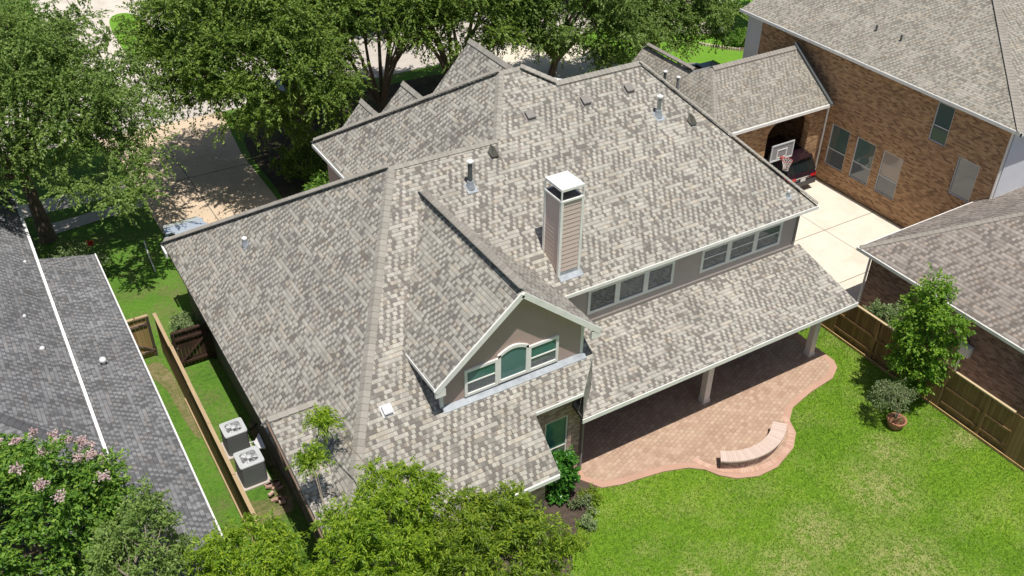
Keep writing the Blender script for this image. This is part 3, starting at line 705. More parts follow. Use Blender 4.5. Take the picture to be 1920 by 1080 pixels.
# ------------------------------------------------------------------ brick neighbour with drive-through arch
nb = thing('brick_house', 'two-storey tan brown brick house with shingled drive-through arch beside the pale driveway', 'house', (38, 27, 0))
XW = 34.67; zN = lambda x: 6.6 + .4 * (x - 34.25)
r = MB()
r.prism([(34.25, 18.35, 6.6), (40.07, 24.62, zN(40.07)), (43.6, 28.0, zN(43.6)), (43.6, 34.15, zN(43.6)), (34.25, 34.15, 6.6)], .14)
r.prism([(34.25, 18.35, 6.6), (40.07, 24.62, 8.93), (43.6, 28.0, 10.34), (60, 28, 10.34), (60, 18.35, 6.6)], .14)
r.prism([(43.6, 28.0, zN(43.6)), (43.6, 34.15, zN(43.6)), (60, 34.15, 6.6), (60, 28, 10.34)], .14)
# drive-through roof: wing along x and wing along y
r.prism([(27.2, 27.5, 4.15), (34.2, 27.5, 4.15), (34.2, 30.2, 6.0), (29.05, 30.2, 6.0)], .12)
r.prism([(29.05, 30.2, 6.0), (34.2, 30.2, 6.0), (34.2, 33.0, 4.1), (30.4, 33.0, 4.1), (28.65, 31.2, 5.55)], .12)
r.prism([(27.2, 27.5, 4.15), (29.05, 30.2, 6.0), (28.65, 30.9, 5.60), (28.65, 34.6, 5.60), (27.2, 34.6, 4.15)], .12)
r.prism([(28.65, 30.9, 5.60), (28.65, 34.6, 5.60), (30.3, 34.6, 4.1), (30.3, 32.6, 4.1)], .12)
NR = r.build('roof', [SH_N, TRIM], nb)
cp = CapRuns(); caps(cp, (34.27, 18.37, 6.58), (40.07, 24.62, 8.93), (.4, 0), (0, .37), .16, .2, .012); caps(cp, (40.07, 24.62, 8.93), (43.6, 28.0, 10.34), (.4, 0), (0, .37), .16, .2, .012)
caps(cp, (29.05, 30.2, 6.0), (34.15, 30.2, 6.0), (0, .68), (0, -.68), .2, .2, .05)
caps(cp, (27.25, 27.55, 4.2), (29.05, 30.2, 6.0), (0, .68), (1, 0), .12, .2, .0)
caps(cp, (28.65, 31.0, 5.60), (28.65, 34.5, 5.60), (1, 0), (-1, 0), .18, .2, .05)
cp.build('ridge_cap', CAP_N, NR)
ft = MB(); ft.box((34.20, 18.30, 6.46), (34.247, 34.2, 6.60)); ft.box((34.2, 18.30, 6.46), (60, 18.347, 6.60)); ft.box((27.2, 27.44, 4.0), (34.2, 27.497, 4.14))
build_split(ft, 'gutter', TRIM, NR)
ft = MB(); ft.bar((34.26, 27.42, 4.12), (34.26, 30.3, 6.14), .22, .16); build_split(ft, 'gable_coping', PIPE_D, NR)
w = MB()
wins = [(26.36, .96, 27.48, 3.06), (24.80, .96, 25.93, 3.05), (23.27, .96, 24.38, 3.05), (19.75, 2.62, 20.80, 4.38), (21.56, 4.45, 22.42, 6.22)]
# wall runs toward -y seen from -x: u = -y
wall(w, (XW, 32.95, 0), (0, -1, 0), (-1, 0, 0), 32.95 - 18.82, 6.55, .14, [(32.95 - b, z0, 32.95 - a, z1) for a, z0, b, z1 in wins])
w.build('wall', BRICK_N, nb)
w = MB(); w.box((XW + .2, 18.95, 0), (58, 33.9, 6.4)); w.box((XW + .003, 32.95, 0), (XW + .2, 33.95, 6.5)); w.build('side_wall', LGREY, nb)
w = MB(); w.box((XW + .0, 18.78, 0), (58, 18.93, 6.5)); w.build('rear_wall', m_plain("bluish_white_siding", (.62, .65, .70), .7, .05), nb)
SILLB = m_cap('sill_brick', (.22, .12, .065), (.42, .26, .15))
ups = (GL_TEAL, GL_TEAL, GL_TAN, GL_PALE, GL_TEAL)
GR2 = m_glass("grey_green_glass", (.09, .14, .13), .03, .7, .05)
for (a, z0, b, z1), up in zip(wins, (GR2, GR2, GL_TAN, None, GR2)):
    if up is None: window(nb, (XW + .08, b, z0), (0, -1, 0), (-1, 0, 0), b - a, z1 - z0, GL_PALE, None, .05, .04, 0, LGREY, sill=SILLB)
    else: window(nb, (XW + .08, b, z0), (0, -1, 0), (-1, 0, 0), b - a, z1 - z0, up, GL_DARK, .045, .04, .40, LGREY, sill=SILLB)
# drive-through walls with the arch
w = MB(); YA = 27.9
N = 14; arc = [(30.9 + (33.6 - 30.9) * i / N, 3.2 + .72 * math.sin(math.pi * i / N) ** .6) for i in range(N + 1)]
for y, s_ in ((YA, 1), (YA + .35, -1)):
    for q in ([(27.7, y, 0), (30.9, y, 0), (30.9, y, 4.2), (27.7, y, 4.2)], [(33.6, y, 0), (34.66, y, 0), (34.66, y, 4.2), (33.6, y, 4.2)]): w.poly(q if s_ > 0 else q[::-1])
    for i in range(N):
        q = [(arc[i][0], y, arc[i][1]), (arc[i + 1][0], y, arc[i + 1][1]), (arc[i + 1][0], y, 4.2), (arc[i][0], y, 4.2)]; w.poly(q if s_ > 0 else q[::-1])
for i in range(N): w.poly([(arc[i][0], YA, arc[i][1]), (arc[i][0], YA + .35, arc[i][1]), (arc[i + 1][0], YA + .35, arc[i + 1][1]), (arc[i + 1][0], YA, arc[i + 1][1])])
for x in (30.9, 33.6): w.poly([(x, YA, 0), (x, YA + .35, 0), (x, YA + .35, 3.2), (x, YA, 3.2)])
w.box((27.7, YA + .35, 0), (30.4, 32.6, 4.0)); w.box((30.4, 32.3, 0), (34.66, 32.6, 4.0))
w.poly([(34.2, 27.9, 4.2), (34.2, 32.6, 4.2), (34.2, 30.2, 5.8)]) 
w.build('arch_wall', BRICK_N, nb)
ds = MB(); ds.tube([(34.3, 27.45, 4.1), (34.58, 27.82, 3.9), (34.6, 27.84, .1)], .05, 6); ds.tube([(34.62, 18.86, 6.4), (34.62, 18.86, 2.5)], .05, 6); build_split(ds, 'downspout', TRIM, nb)
for (x, y, h) in ((27.81, 30.97, .75), (27.95, 32.06, .45)):
    b = MB(); z = 4.15 + (x - 27.2); b.tube([(x, y, z - .1), (x, y, z + h)], .07, 10); pv = b.build('vent_pipe', METAL if h > .5 else PIPE_D, nb)
    c = MB(); c.lathe((x, y, z + h), [(.10, 0), (.10, .04), (.03, .07)], 10); c.build('pipe_cap', WHITEM, pv)
for (x, y) in ((36.1, 27.4), (36.1, 26.0)):
    b = MB(); z = zN(x); b.tube([(x, y, z - .1), (x, y, z + .28)], .05, 10); b.build('vent_pipe', PIPE_D, nb)
b = MB(); b.quads([(42.0, 25.2, zN(42) - .2), (42.4, 25.0, zN(42) - .2), (42.5, 25.5, zN(42) - .1), (42.1, 25.7, zN(42)), (42.2, 25.3, zN(42) + .35)], [(0, 1, 4), (1, 2, 4), (2, 3, 4), (3, 0, 4)]); b.build('exhaust_hood', PIPE_D, nb)

# ------------------------------------------------------------------ garage building at the right
ga = thing('garage', 'low dark brick garage with brown hip roof behind the wooden fence', 'garage', (34, 12, 0))
zG = lambda x: 3.0 + .6 * (x - 27.55)
r = MB(); KX, KY = 27.55, 19.35
r.prism([(KX, KY, 3.0), (KX, -2, 3.0), (33.5, 3.0, zG(33.5)), (33.5, KY - .95 * 5.95, zG(33.5))], .12)
r.prism([(KX, KY, 3.0), (33.5, KY - .95 * 5.95, zG(33.5)), (36, KY - .95 * 5.95, zG(33.5)), (42, KY, 3.0)], .12)
r.prism([(33.5, 3.0, zG(33.5)), (33.5, KY - 5.65, zG(33.5)), (36, KY - 5.65, zG(33.5)), (42, KY, 3.0), (42, -2, 3.0)], .12)
r.prism([(KX, -2, 3.0), (33.5, 3, zG(33.5)), (42, -2, 3.0)], .12)
GRf = r.build('roof', [SH_G, TRIM], ga)
cp = CapRuns(); caps(cp, (KX + .03, KY - .03, 3.02), (33.5, KY - .95 * 5.95, zG(33.5)), (.6, 0), (0, -.63), .15, .2); cp.build('ridge_cap', CAP_N, GRf)
ft = MB(); ft.box((KX - .05, -2, 2.86), (KX - .003, KY + .04, 2.99)); ft.box((KX, KY + .003, 2.86), (41.9, KY + .05, 2.99)); build_split(ft, 'gutter', TRIM, GRf)
w = MB(); w.box((27.98, -1.5, 0), (41.5, 18.93, 2.85)); w.build('wall', BRICK_G, ga)
w = MB(); w.tube([(27.7, 19.1, 2.85), (27.93, 18.98, 2.6), (27.93, 18.98, .1)], .045, 6); w.build('downspout', LGREY, ga)
b = MB(); b.box((27.80, 13.98, 1.18), (27.97, 14.42, 1.62)); b.box((27.785, 14.02, 1.22), (27.80, 14.38, 1.58)); UB = b.build('meter_box', m_plain("meter_box_paint", (.62, .62, .60), .5, .06), ga)
b = MB(); b.tube([(27.9, 14.3, 1.18), (27.9, 14.3, .05)], .035, 8); b.build('conduit', LGREY, UB)

# ------------------------------------------------------------------ dark-roofed neighbour at the left
ln = thing('grey_roof_house', 'low house with dark grey shingle roof, white gutters and lower side roof', 'house', (-4, 30, 0))
r = MB()
r.prism([(.33, 22.05, 3.3), (.33, 39.45, 3.3), (-6, 39.45, 6.4), (-6, 27.5, 6.4)], .12)
r.prism([(-6, 39.45, 6.4), (-6, 27.5, 6.4), (-12.3, 22.05, 3.3), (-12.3, 39.45, 3.3)], .12)
r.prism([(.33, 22.05, 3.3), (-6, 27.5, 6.4), (-12.3, 22.05, 3.3)], .12)
LR = r.build('roof', [SH_L, TRIM], ln)
r = MB(); r.prism([(2.33, 14.5, 2.6), (2.33, 34.05, 2.6), (.45, 34.05, 3.02), (.45, 14.5, 3.02)], .10); r.prism([(-3.5, 14.5, 3.02), (.45, 14.5, 3.02), (.45, 22.4, 3.02), (-3.5, 22.4, 3.02)], .10)
LR2 = r.build('lower_roof', [SH_L, TRIM], ln)
ft = MB(); ft.box((.335, 22.0, 3.12), (.43, 39.5, 3.31)); ft.box((-12, 39.453, 3.14), (.33, 39.5, 3.3)); 
for i in range(9): ft.box((.33, 22.6 + i * 1.95, 3.31), (.44, 22.66 + i * 1.95, 3.33))
build_split(ft, 'gutter', WHITEM, LR)
ft = MB(); ft.box((2.333, 14.5, 2.50), (2.38, 34.08, 2.615)); build_split(ft, 'fascia', TRIM, LR2)
cp = CapRuns(); caps(cp, (.33, 22.1, 3.32), (-6, 27.5, 6.4), (-.49, 0), (0, .57), .15, .2); cp.build('ridge_cap', CAP_L, LR)
w = MB(); w.box((-12, 22.4, 0), (-.1, 39.1, 3.2)); w.box((-.1, 15, 0), (1.95, 33.7, 2.55)); w.build('wall', DARKW, ln)
zLn = lambda x: 3.3 + (0.33 - x) * .49
b = MB(); z = 2.82; b.lathe((1.2, 26.9, z), [(.05, -.05), (.05, .14), (.10, .15), (.115, .20), (.09, .27), (.03, .31)], 14); b.build('roof_vent', WHITEM, ln, smooth=True)
for (x, y, s_) in ((-.35, 27.6, .07), (-.55, 29.5, .05), (-.02, 33.3, .05)):
    b = MB(); b.lathe((x, y, zLn(x)), [(s_, -.05), (s_ * 1.1, .04), (s_ * .5, .08)], 10); b.build('roof_vent', WHITEM, ln)

# ------------------------------------------------------------------ house across the street
fh = thing('distant_house', 'distant house with plain dark grey roof showing between the far trees', 'house', (50, 62, 0))
r = MB(); r.prism([(42.5, 48.7 + 9, 3.2), (62, 57.7, 3.2), (58, 64, 7), (46, 64, 7)], .15); r.prism([(42.5, 57.7, 3.2), (46, 64, 7), (42.5, 70, 3.2)], .15); r.prism([(46, 64, 7), (58, 64, 7), (62, 70, 3.2), (42.5, 70, 3.2)], .15)
r.build('roof', [m_shingle("far_grey_shingles", (.12,.11,.11), (.17,.16,.16)), TRIM], fh)
w = MB(); w.box((43.2, 58.3, 0), (61.4, 69.4, 3.1)); w.build('wall', LGREY, fh)

# ------------------------------------------------------------------ fences and gates
def fence_run(th, p, q, h, mat, side, rails=True, post_every=2.4, thick=.02):
    """vertical boards from p to q, rails and posts on `side` (a horizontal unit vector)"""
    p, q = Vector((*p, 0)), Vector((*q, 0)); d = (q - p); L = d.length; d.normalize(); sd_ = Vector((*side, 0))
    b = MB(); n = int(L / .14)
    for i in range(n):
        random.seed(i * 7 + int(p.x * 10)); hh = h + random.uniform(-.012, .012)
        a0 = p + d * (i * L / n + .003); a1 = p + d * ((i + 1) * L / n - .003)
        b.obox((a0 + a1) / 2 + Vector((0, 0, hh / 2)), d * (a1 - a0).length / 2, sd_ * thick / 2, Vector((0, 0, hh / 2)))
    b.build('board_panel', mat, th)
    return p, q, d, sd_
fr = thing('wooden_fence', 'long brown wooden privacy fence between green lawn and dark brick garage', 'fence', (26.1, 12, 0))
fence_run(fr, (26.1, 19.2), (26.1, -1.0), 1.78, FENCE, (-1, 0))
for zz in (.35, 1.0): 
    b = MB()
    for (y0, y1) in ((18.7, 15.3), (13.45, 10.9), (9.9, 7.0), (6, 2)): b.box((26.035, y0, zz - .045), (26.085, y1, zz + .045))
    build_split(b, 'rail', FENCE, fr)
for (y0, y1) in ((17.9, 15.6), (13.3, 11.0)):
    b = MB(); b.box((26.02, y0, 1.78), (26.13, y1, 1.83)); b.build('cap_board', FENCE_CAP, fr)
for y in (18.9, 16.6, 14.2, 11.9, 9.5, 7.1): 
    b = MB(); b.box((26.02, y - .05, 0), (26.085, y + .05, 1.74)); b.build('fence_post', FENCE, fr)
for (y0, y1) in ((19.2, 18.4), (15.2, 13.5), (10.8, 9.0)):   # flat board sections facing the lawn
    b = MB(); b.box((26.0, y1, .05), (26.018, y0, 1.84)); b.build('front_boards', FENCE, fr)
b = MB(); b.box((25.97, 19.2, 0), (26.01, -1, .12)); b.build('kick_board', GATE_T, fr)

fl_ = thing('wooden_fence', 'narrow wooden side fence with sunlit top board beside the air conditioning units', 'fence', (3.45, 25, 0))
fence_run(fl_, (3.42, 30.3), (3.42, 16.5), 1.84, GATE_D if 0 else FENCE, (-1, 0))
random.seed(8); yy = 16.5
while yy < 30.2:
    y2 = min(30.3, yy + random.uniform(2.1, 2.5)); dx = random.uniform(-.012, .012); dz = random.uniform(-.008, .010)
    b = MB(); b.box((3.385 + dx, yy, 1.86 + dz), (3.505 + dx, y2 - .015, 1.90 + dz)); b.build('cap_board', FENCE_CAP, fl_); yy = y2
for zz in (.5, 1.4):
    b = MB(); b.box((3.45, 16.5, zz - .045), (3.495, 30.2, zz + .045)); b.build('rail', FENCE, fl_)
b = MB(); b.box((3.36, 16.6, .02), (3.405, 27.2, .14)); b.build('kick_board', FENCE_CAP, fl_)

def gate(name, label, p0, p1, h, mat, brace_up, post, capm, rails_front=-1):
    p0, p1 = Vector((*p0, 0)), Vector((*p1, 0)); d = (p1 - p0); L = d.length; d.normalize(); nrm = Vector((-d.y, d.x, 0)) * -1
    g = thing(name, label, 'gate', p0)
    b = MB(); n = int(L / .13)
    for i in range(n):
        a0 = p0 + d * (i * L / n + .004); a1 = p0 + d * ((i + 1) * L / n - .004)
        b.obox((a0 + a1) / 2 + Vector((0, 0, h / 2 + .04)), d * (a1 - a0).length / 2, nrm * .01, Vector((0, 0, h / 2 - .02)))
    b.build('board_panel', mat, g)
    for zz in (.28, h - .22):
        b = MB(); b.bar(p0 + nrm * .035 + Vector((0, 0, zz)), p1 + nrm * .035 + Vector((0, 0, zz)), .05, .09); b.build('rail', capm, g)
    a, c = (p0, p1) if brace_up else (p1, p0)
    b = MB(); b.bar(a + d * .05 + nrm * .05 + Vector((0, 0, .30)), c + nrm * .05 + Vector((0, 0, h - .24)), .04, .07); b.build('brace', capm, g)
    for q in (p0 - d * .06, p1 + d * .06):
        b = MB(); b.box((q.x - .05, q.y - .05, 0), (q.x + .05, q.y + .05, h + .08)); b.build('gate_post', post, g)
    b = MB(); b.bar(p0 - d * .1 + Vector((0, 0, h + .10)), p1 + d * .1 + Vector((0, 0, h + .10)), .12, .05); b.build('top_rail', capm if mat is GATE_D else FENCE_CAP, g)
    b = MB(); b.bar(p0 + d * .04 + nrm * .03 + Vector((0, 0, h * .62)), p0 - d * .08 + nrm * .03 + Vector((0, 0, h * .62)), .03, .05); b.build('latch', METAL, g)
    return g
gate('wooden_gate', 'tan wooden gate with dark diagonal brace beside the grey side roof', (1.55, 30.25), (3.1, 30.25), 1.75, GATE_T, False, GATE_G, GATE_G)
gate('wooden_gate', 'dark brown wooden gate between side fence and house wall', (3.75, 29.0), (4.92, 29.0), 1.55, GATE_D, True, GATE_D, GATE_D)

# ------------------------------------------------------------------ air conditioning units
def condenser(x, y, label, w=.36, h=.93):
    a = thing('air_conditioner', label, 'air conditioner', (x, y, 0), 'air conditioning units in the side yard')
    def rr(k, z, r=.07):
        pts = []
        for (sx, sy, a0) in ((1, 1, 0), (-1, 1, 90), (-1, -1, 180), (1, -1, 270)):
            for i in range(4):
                t = rad(a0 + 30 * i); pts.append((x + sx * (k - r) + r * math.cos(t), y + sy * (k - r) + r * math.sin(t), z))
        return pts
    b = MB(); A0, A1 = rr(w, .06), rr(w, h - .05); n = len(A0)
    for i in range(n): j = (i + 1) % n; b.poly([A0[i], A0[j], A1[j], A1[i]])
    b.poly(A0[::-1])
    for (nx, ny) in ((1, 0), (-1, 0), (0, 1), (0, -1)):   # vertical louvre fins
        for i in range(13):
            t = -w + .08 + i * (2 * w - .16) / 12; cx_, cy_ = (x + nx * w, y + t) if nx else (x + t, y + ny * w)
            b.obox((cx_, cy_, h / 2), (.012 if nx else .009, 0, 0), (0, .012 if ny else .009, 0), (0, 0, h / 2 - .12))
    b.build('cabinet', AC_GREY, a)
    b = MB(); o = rr(w + .012, h - .05); o2 = rr(w + .012, h, .09); R0 = w * .83; k = len(o)
    for i in range(k): j = (i + 1) % k; b.poly([o[i], o[j], o2[j], o2[i]])
    ring = []
    for p in o2:
        t = math.atan2(p[1] - y, p[0] - x); ring.append((x + R0 * math.cos(t), y + R0 * math.sin(t), h + .012))
    for i in range(k): j = (i + 1) % k; b.poly([o2[i], o2[j], ring[j], ring[i]])
    in2 = [(x + (q[0] - x) * .93, y + (q[1] - y) * .93, h - .10) for q in ring]
    for i in range(k): j = (i + 1) % k; b.poly([ring[i], ring[j], in2[j], in2[i]])
    b.build('top_cover', AC_TOP, a)
    b = MB(); b.poly(in2); b.build('fan_well', AC_GREY, a)
    b = MB()
    for R1 in (.34, .58, .78):
        pts = [(x + w * R1 * math.cos(t * math.pi / 12), y + w * R1 * math.sin(t * math.pi / 12), h + .01 + .02 * (1 - R1)) for t in range(25)]
        b.tube(pts, .004, 4)
    for i in range(6): t = i * math.pi / 3; b.tube([(x, y, h + .035), (x + R0 * math.cos(t), y + R0 * math.sin(t), h + .012)], .006, 5)
    b.lathe((x, y, h + .0), [(.09, 0), (.09, .03), (.04, .05)], 14); b.build('fan_guard', AC_TOP, a)
    b = MB()
    for i in range(3):
        t = i * 2 * math.pi / 3; c, s_ = math.cos(t), math.sin(t)
        p = [(x + .05 * c, y + .05 * s_, h - .05), (x + R0 * .85 * c - .10 * s_, y + R0 * .85 * s_ + .10 * c, h - .075), (x + R0 * .85 * c + .11 * s_, y + R0 * .85 * s_ - .11 * c, h - .03)]
        b.poly(p); b.poly([(q[0], q[1], q[2] - .004) for q in p][::-1])
    b.build('fan_blade', LGREY, a)
    b = MB(); b.box((x - w - .08, y - w - .08, 0.004), (x + w + .08, y + w + .08, .06)); b.build('base_pad', CONC_S, a)
    return a
condenser(4.22, 24.07, 'grey air conditioning unit farther from the trees with plain lid')
a2 = condenser(4.22, 22.50, 'grey air conditioning unit nearer the bright tree with pale open flap', .385, .95)
b = MB(); b.prism([(4.55, 22.95, 1.02), (4.80, 23.1, 1.22), (4.80, 22.55, 1.0), (4.62, 22.7, .96)], .015, 0, 0); b.tube([(4.45, 23.1, .95), (4.72, 22.95, 1.05)], .02, 6); b.build('open_flap', LGREY, a2)
b = MB(); b.tube([(4.6, 24.2, .5), (4.85, 24.2, .45), (5.02, 24.2, .6)], .03, 6); b.build('refrigerant_line', BLACK, a2)

# bricks by the house corner
bs = MB(); random.seed(5)
for i in range(16):
    c = Vector((4.62 + random.uniform(-.17, .17), 21.5 + random.uniform(-.6, .5), .05 + .06 * (i % 3))); a = random.uniform(-.5, .5)
    bs.obox(c, (math.cos(a) * .1, math.sin(a) * .1, 0), (-math.sin(a) * .05, math.cos(a) * .05, 0), (0, 0, .032))
tag(bs.build('brick_pile', m_cap("loose_brick", (.30, .17, .12), (.48, .34, .27))), 'small loose pile of pinkish bricks at the left house corner', 'bricks')
tag((lambda b: (b.tube([(4.70, 38.3, .05), (4.6, 37.2, .07), (4.52, 35.7, .05)], .028, 6), b)[1])(MB()).build('white_pole', WHITEM), 'thin white pole lying on the shaded front grass', 'pole')

# ------------------------------------------------------------------ curved brick bench
bench = thing('brick_bench', 'low curved brick seat wall at the edge of the salmon patio', 'bench', (18.9, 14.9, .05))
cx_, cy_ = 18.78, 16.93; b = MB(); nb_ = 46
for i in range(nb_):
    a0, a1 = rad(-128 + 83 * i / nb_), rad(-128 + 83 * (i + .93) / nb_); z0, z1 = .44, .50
    P_ = [(cx_ + r_ * math.cos(a), cy_ + r_ * math.sin(a)) for r_, a in ((1.86, a0), (2.34, a0), (2.34, a1), (1.86, a1))]
    b.prism([(x, y, z1) for x, y in P_], z1 - z0, 0, 0)
b.build('seat_cap', CAPBR, bench)
b = MB(); N = 24
for i in range(N):
    a0, a1 = rad(-127 + 81 * i / N), rad(-127 + 81 * (i + 1) / N)
    P_ = [(cx_ + r_ * math.cos(a), cy_ + r_ * math.sin(a)) for r_, a in ((1.92, a0), (2.25, a0), (2.25, a1), (1.92, a1))]
    lo = [(x, y, .05) for x, y in P_]; hi = [(x, y, .44) for x, y in P_]
    b.poly([lo[1], lo[2], hi[2], hi[1]]); b.poly([lo[3], lo[0], hi[0], hi[3]])
    if i == 0: b.poly([lo[0], lo[1], hi[1], hi[0]])
    if i == N - 1: b.poly([lo[2], lo[3], hi[3], hi[2]])
b.build('base', BRICK_H, bench)

# ------------------------------------------------------------------ basketball hoop
hp = thing('basketball_hoop', 'basketball hoop with grey backboard and white net over the driveway', 'basketball hoop', (30.25, 27.0, 0))
bx0, bx1, by, bz0, bz1 = 29.60, 30.95, 26.35, 2.83, 3.62
b = MB(); b.box((bx0, by, bz0), (bx1, by + .03, bz1)); BB = b.build('backboard', m_plain("backboard_grey", (.27, .27, .275), .25, .06), hp)
b = MB(); f = by - .006
for (x0, x1, z0, z1) in ((bx0, bx1, bz1 - .05, bz1 + .02), (bx0, bx1, bz0 - .02, bz0 + .05), (bx0, bx0 + .05, bz0 + .05, bz1 - .05), (bx1 - .05, bx1, bz0 + .05, bz1 - .05)): b.box((x0, f - .02, z0), (x1, f + .004, z1))
b.build('board_frame', LGREY, BB)
b = MB(); mx = (bx0 + bx1) / 2
for (x0, x1, z0, z1) in ((mx - .3, mx + .3, 3.30, 3.345), (mx - .3, mx - .255, 2.95, 3.3), (mx + .255, mx + .3, 2.95, 3.3), (mx - .3, mx + .3, 2.93, 2.965)): b.box((x0, f - .012, z0), (x1, f + .004, z1))
b.build('target_square', WHITEM, BB)
ry, rz = by - .40, 2.96; b = MB()
b.tube([(mx + .23 * math.cos(t * math.pi / 12), ry + .23 * math.sin(t * math.pi / 12), rz) for t in range(25)], .015, 6, cap=False); b.box((mx - .08, by - .18, rz - .08), (mx + .08, by - .01, rz + .02))
RM = b.build('rim', RIMR, hp)
b = MB(); K = 12
for i in range(K):
    for s_ in (1, -1):
        b.tube([(mx + r_ * math.cos((i + s_ * dz) * 2 * math.pi / K), ry + r_ * math.sin((i + s_ * dz) * 2 * math.pi / K), rz - h_) for r_, h_, dz in ((.23, 0, 0), (.19, .12, .5), (.15, .25, 1.0), (.12, .40, 1.5), (.125, .48, 1.9))], .010, 4)
b.build('net', NETW, RM)
b = MB(); b.tube([(mx, 27.0, 0.3), (mx, 27.0, 2.7), (mx, 26.4, 3.2)], .05, 8); b.tube([(mx, 27.0, 2.3), (mx, 26.4, 2.95)], .03, 6); b.build('pole', BLACK, hp)
b = MB(); b.prism([(mx - .4, 26.8, .3), (mx + .4, 26.8, .3), (mx + .3, 27.7, .2), (mx - .3, 27.7, .2)], .18, 0, 0); b.build('base', BLACK, hp)

# ------------------------------------------------------------------ vehicles
def car(name, label, cat, loc, rot, paint, suv=True, L=4.75, W=1.92, H=1.72, group=None):
    """vehicle along local +y (front at +y), built from lofted sections"""
    c = thing(name, label, cat, (0, 0, 0), group)
    hw = W / 2; hl = L / 2; bz = 1.02 if suv else .88
    def sec(y, w, z0, z1): return [(-w * .90, y, z0), (-w, y, z0 + .18), (-w, y, z1 - .16), (-w * .95, y, z1), (w * .95, y, z1), (w, y, z1 - .16), (w, y, z0 + .18), (w * .90, y, z0)]
    st = [(-hl, hw * .86, .42, bz - .12), (-hl + .10, hw * .95, .30, bz - .02), (-hl + .5, hw, .24, bz), (-.6, hw, .22, bz), (hl * .35, hw, .22, bz - .02), (hl * .72, hw * .98, .24, bz - .10), (hl - .15, hw * .9, .30, bz - .24), (hl, hw * .78, .40, bz - .36)]
    b = MB(); S = [sec(*q) for q in st]; n = 8; vs = [p for s_ in S for p in s_]; fs = []
    for i in range(len(S) - 1):
        for k in range(n): fs.append((i * n + k, i * n + (k + 1) % n, (i + 1) * n + (k + 1) % n, (i + 1) * n + k))
    fs.append(tuple(range(n))[::-1]); fs.append(tuple((len(S) - 1) * n + k for k in range(n))); b.quads(vs, fs)
    # wheel arches are separate dark wells proud of the body side
    bd = b.build('body', paint, c)
    r0, r1 = (-hl + .42, hl * .10) if suv else (-hl + 1.15, hl * .06)
    b0, b1 = (-hl + .14, hl * .42) if suv else (-hl + .62, hl * .40)
    tw, bw = hw * .78, hw * .93; cz = bz - .02
    base = [(-bw, b0, cz), (bw, b0, cz), (bw, b1, cz), (-bw, b1, cz)]
    top = [(-tw, r0, H - .03), (tw, r0, H - .03), (tw, r1, H - .03), (-tw, r1, H - .03)]
    g = MB()
    g.quads(base + top, [(0, 1, 5, 4), (1, 2, 6, 5), (2, 3, 7, 6), (3, 0, 4, 7)]); gl = g.build('windows', GL_CAR, c)
    rf = MB(); rf.quads([(p[0], p[1], p[2] - .03) for p in top] + [(p[0] * .99, p[1] * .99, p[2]) for p in top] + [(p[0] * .82, p[1] * .9, H + .015) for p in top],
        [(0, 1, 5, 4), (1, 2, 6, 5), (2, 3, 7, 6), (3, 0, 4, 7), (4, 5, 9, 8), (5, 6, 10, 9), (6, 7, 11, 10), (7, 4, 8, 11), (8, 9, 10, 11)])
    for (i, j) in ((0, 0), (1, 1), (2, 2), (3, 3)): rf.bar(Vector(base[i]), Vector(top[j]), .07, .07)
    for sx in (-1, 1):
        rf.bar((sx * (bw + .005), (b0 + b1) / 2 - .1, cz), (sx * (tw + .005), (r0 + r1) / 2, H - .03), .08, .05)
        if suv: rf.bar((sx * (bw + .004), b0 + .75, cz), (sx * (tw + .004), r0 + .5, H - .03), .10, .05)
    rf.build('roof', paint, c)
    if suv:
        for sx in (-1, 1):
            q = MB(); q.bar((sx * tw * .88, r0 + .15, H + .05), (sx * tw * .88, r1 - .1, H + .05), .035, .035); q.build('roof_rail', BLACK, c)
        q = MB(); q.prism([(-tw, r0 + .02, H + .0), (tw, r0 + .02, H + .0), (tw * .9, r0 - .18, H - .03), (-tw * .9, r0 - .18, H - .03)], .03, 0, 0); q.build('spoiler', paint, c)
    for sx in (-1, 1):
        for sy in (-hl + .92, hl - .92):
            wh = MB(); rr = .36 if suv else .32
            prof = [(rr * .80, -.11), (rr * .97, -.10), (rr, -.05), (rr, .05), (rr * .97, .10), (rr * .80, .11)]
            pts = [(sx * (hw - .10) + t, sy, rr) for r_, t in prof]; wh.tube(pts, [r_ for r_, t in prof], 20); tyre = wh.build('wheel', RUB, c)
            rm = MB(); rm.tube([(sx * (hw + .012) - .005, sy, rr), (sx * (hw + .012) + .005, sy, rr)], rr * .66, 16); rm.build('rim', METAL, tyre)
        tl = MB(); z0 = bz - .30
        tl.quads([(sx * hw * .985, -hl + .30, z0), (sx * hw * .985, -hl + .30, z0 + .22), (sx * hw * .92, -hl + .02, z0 + .20), (sx * hw * .92, -hl + .0, z0), (sx * hw * .50, -hl - .02, z0 + .02), (sx * hw * .50, -hl - .015, z0 + .16)],
                 [(0, 1, 2, 3), (3, 2, 5, 4)] if sx > 0 else [(3, 2, 1, 0), (4, 5, 2, 3)])
        tl.build('tail_lamp', REDL, c)
        hd = MB(); z0 = bz - .50; hd.box((sx * hw * .45, hl - .10, z0), (sx * hw * .84, hl - .02, z0 + .14)); hd.build('headlight', CHROME, c)
        mr = MB(); mr.obox((sx * (hw + .08), b1 - .45, cz + .08), (.09, 0, 0), (0, .05, 0), (0, 0, .07)); mr.build('wing_mirror', paint, c)
        ap = MB()
        for sy in (-hl + .92, hl - .92): pass
    bp = MB(); bp.box((-hw * .9, -hl - .07, .36), (hw * .9, -hl + .06, .60)); bp.build('bumper', m_plain("bumper_plastic", (.05, .045, .05), .5, .05), c)
    cb = MB(); cb.box((-hw * .5, -hl - .045, bz - .20), (hw * .5, -hl + .0, bz - .16)); cb.build('chrome_strip', CHROME, c)
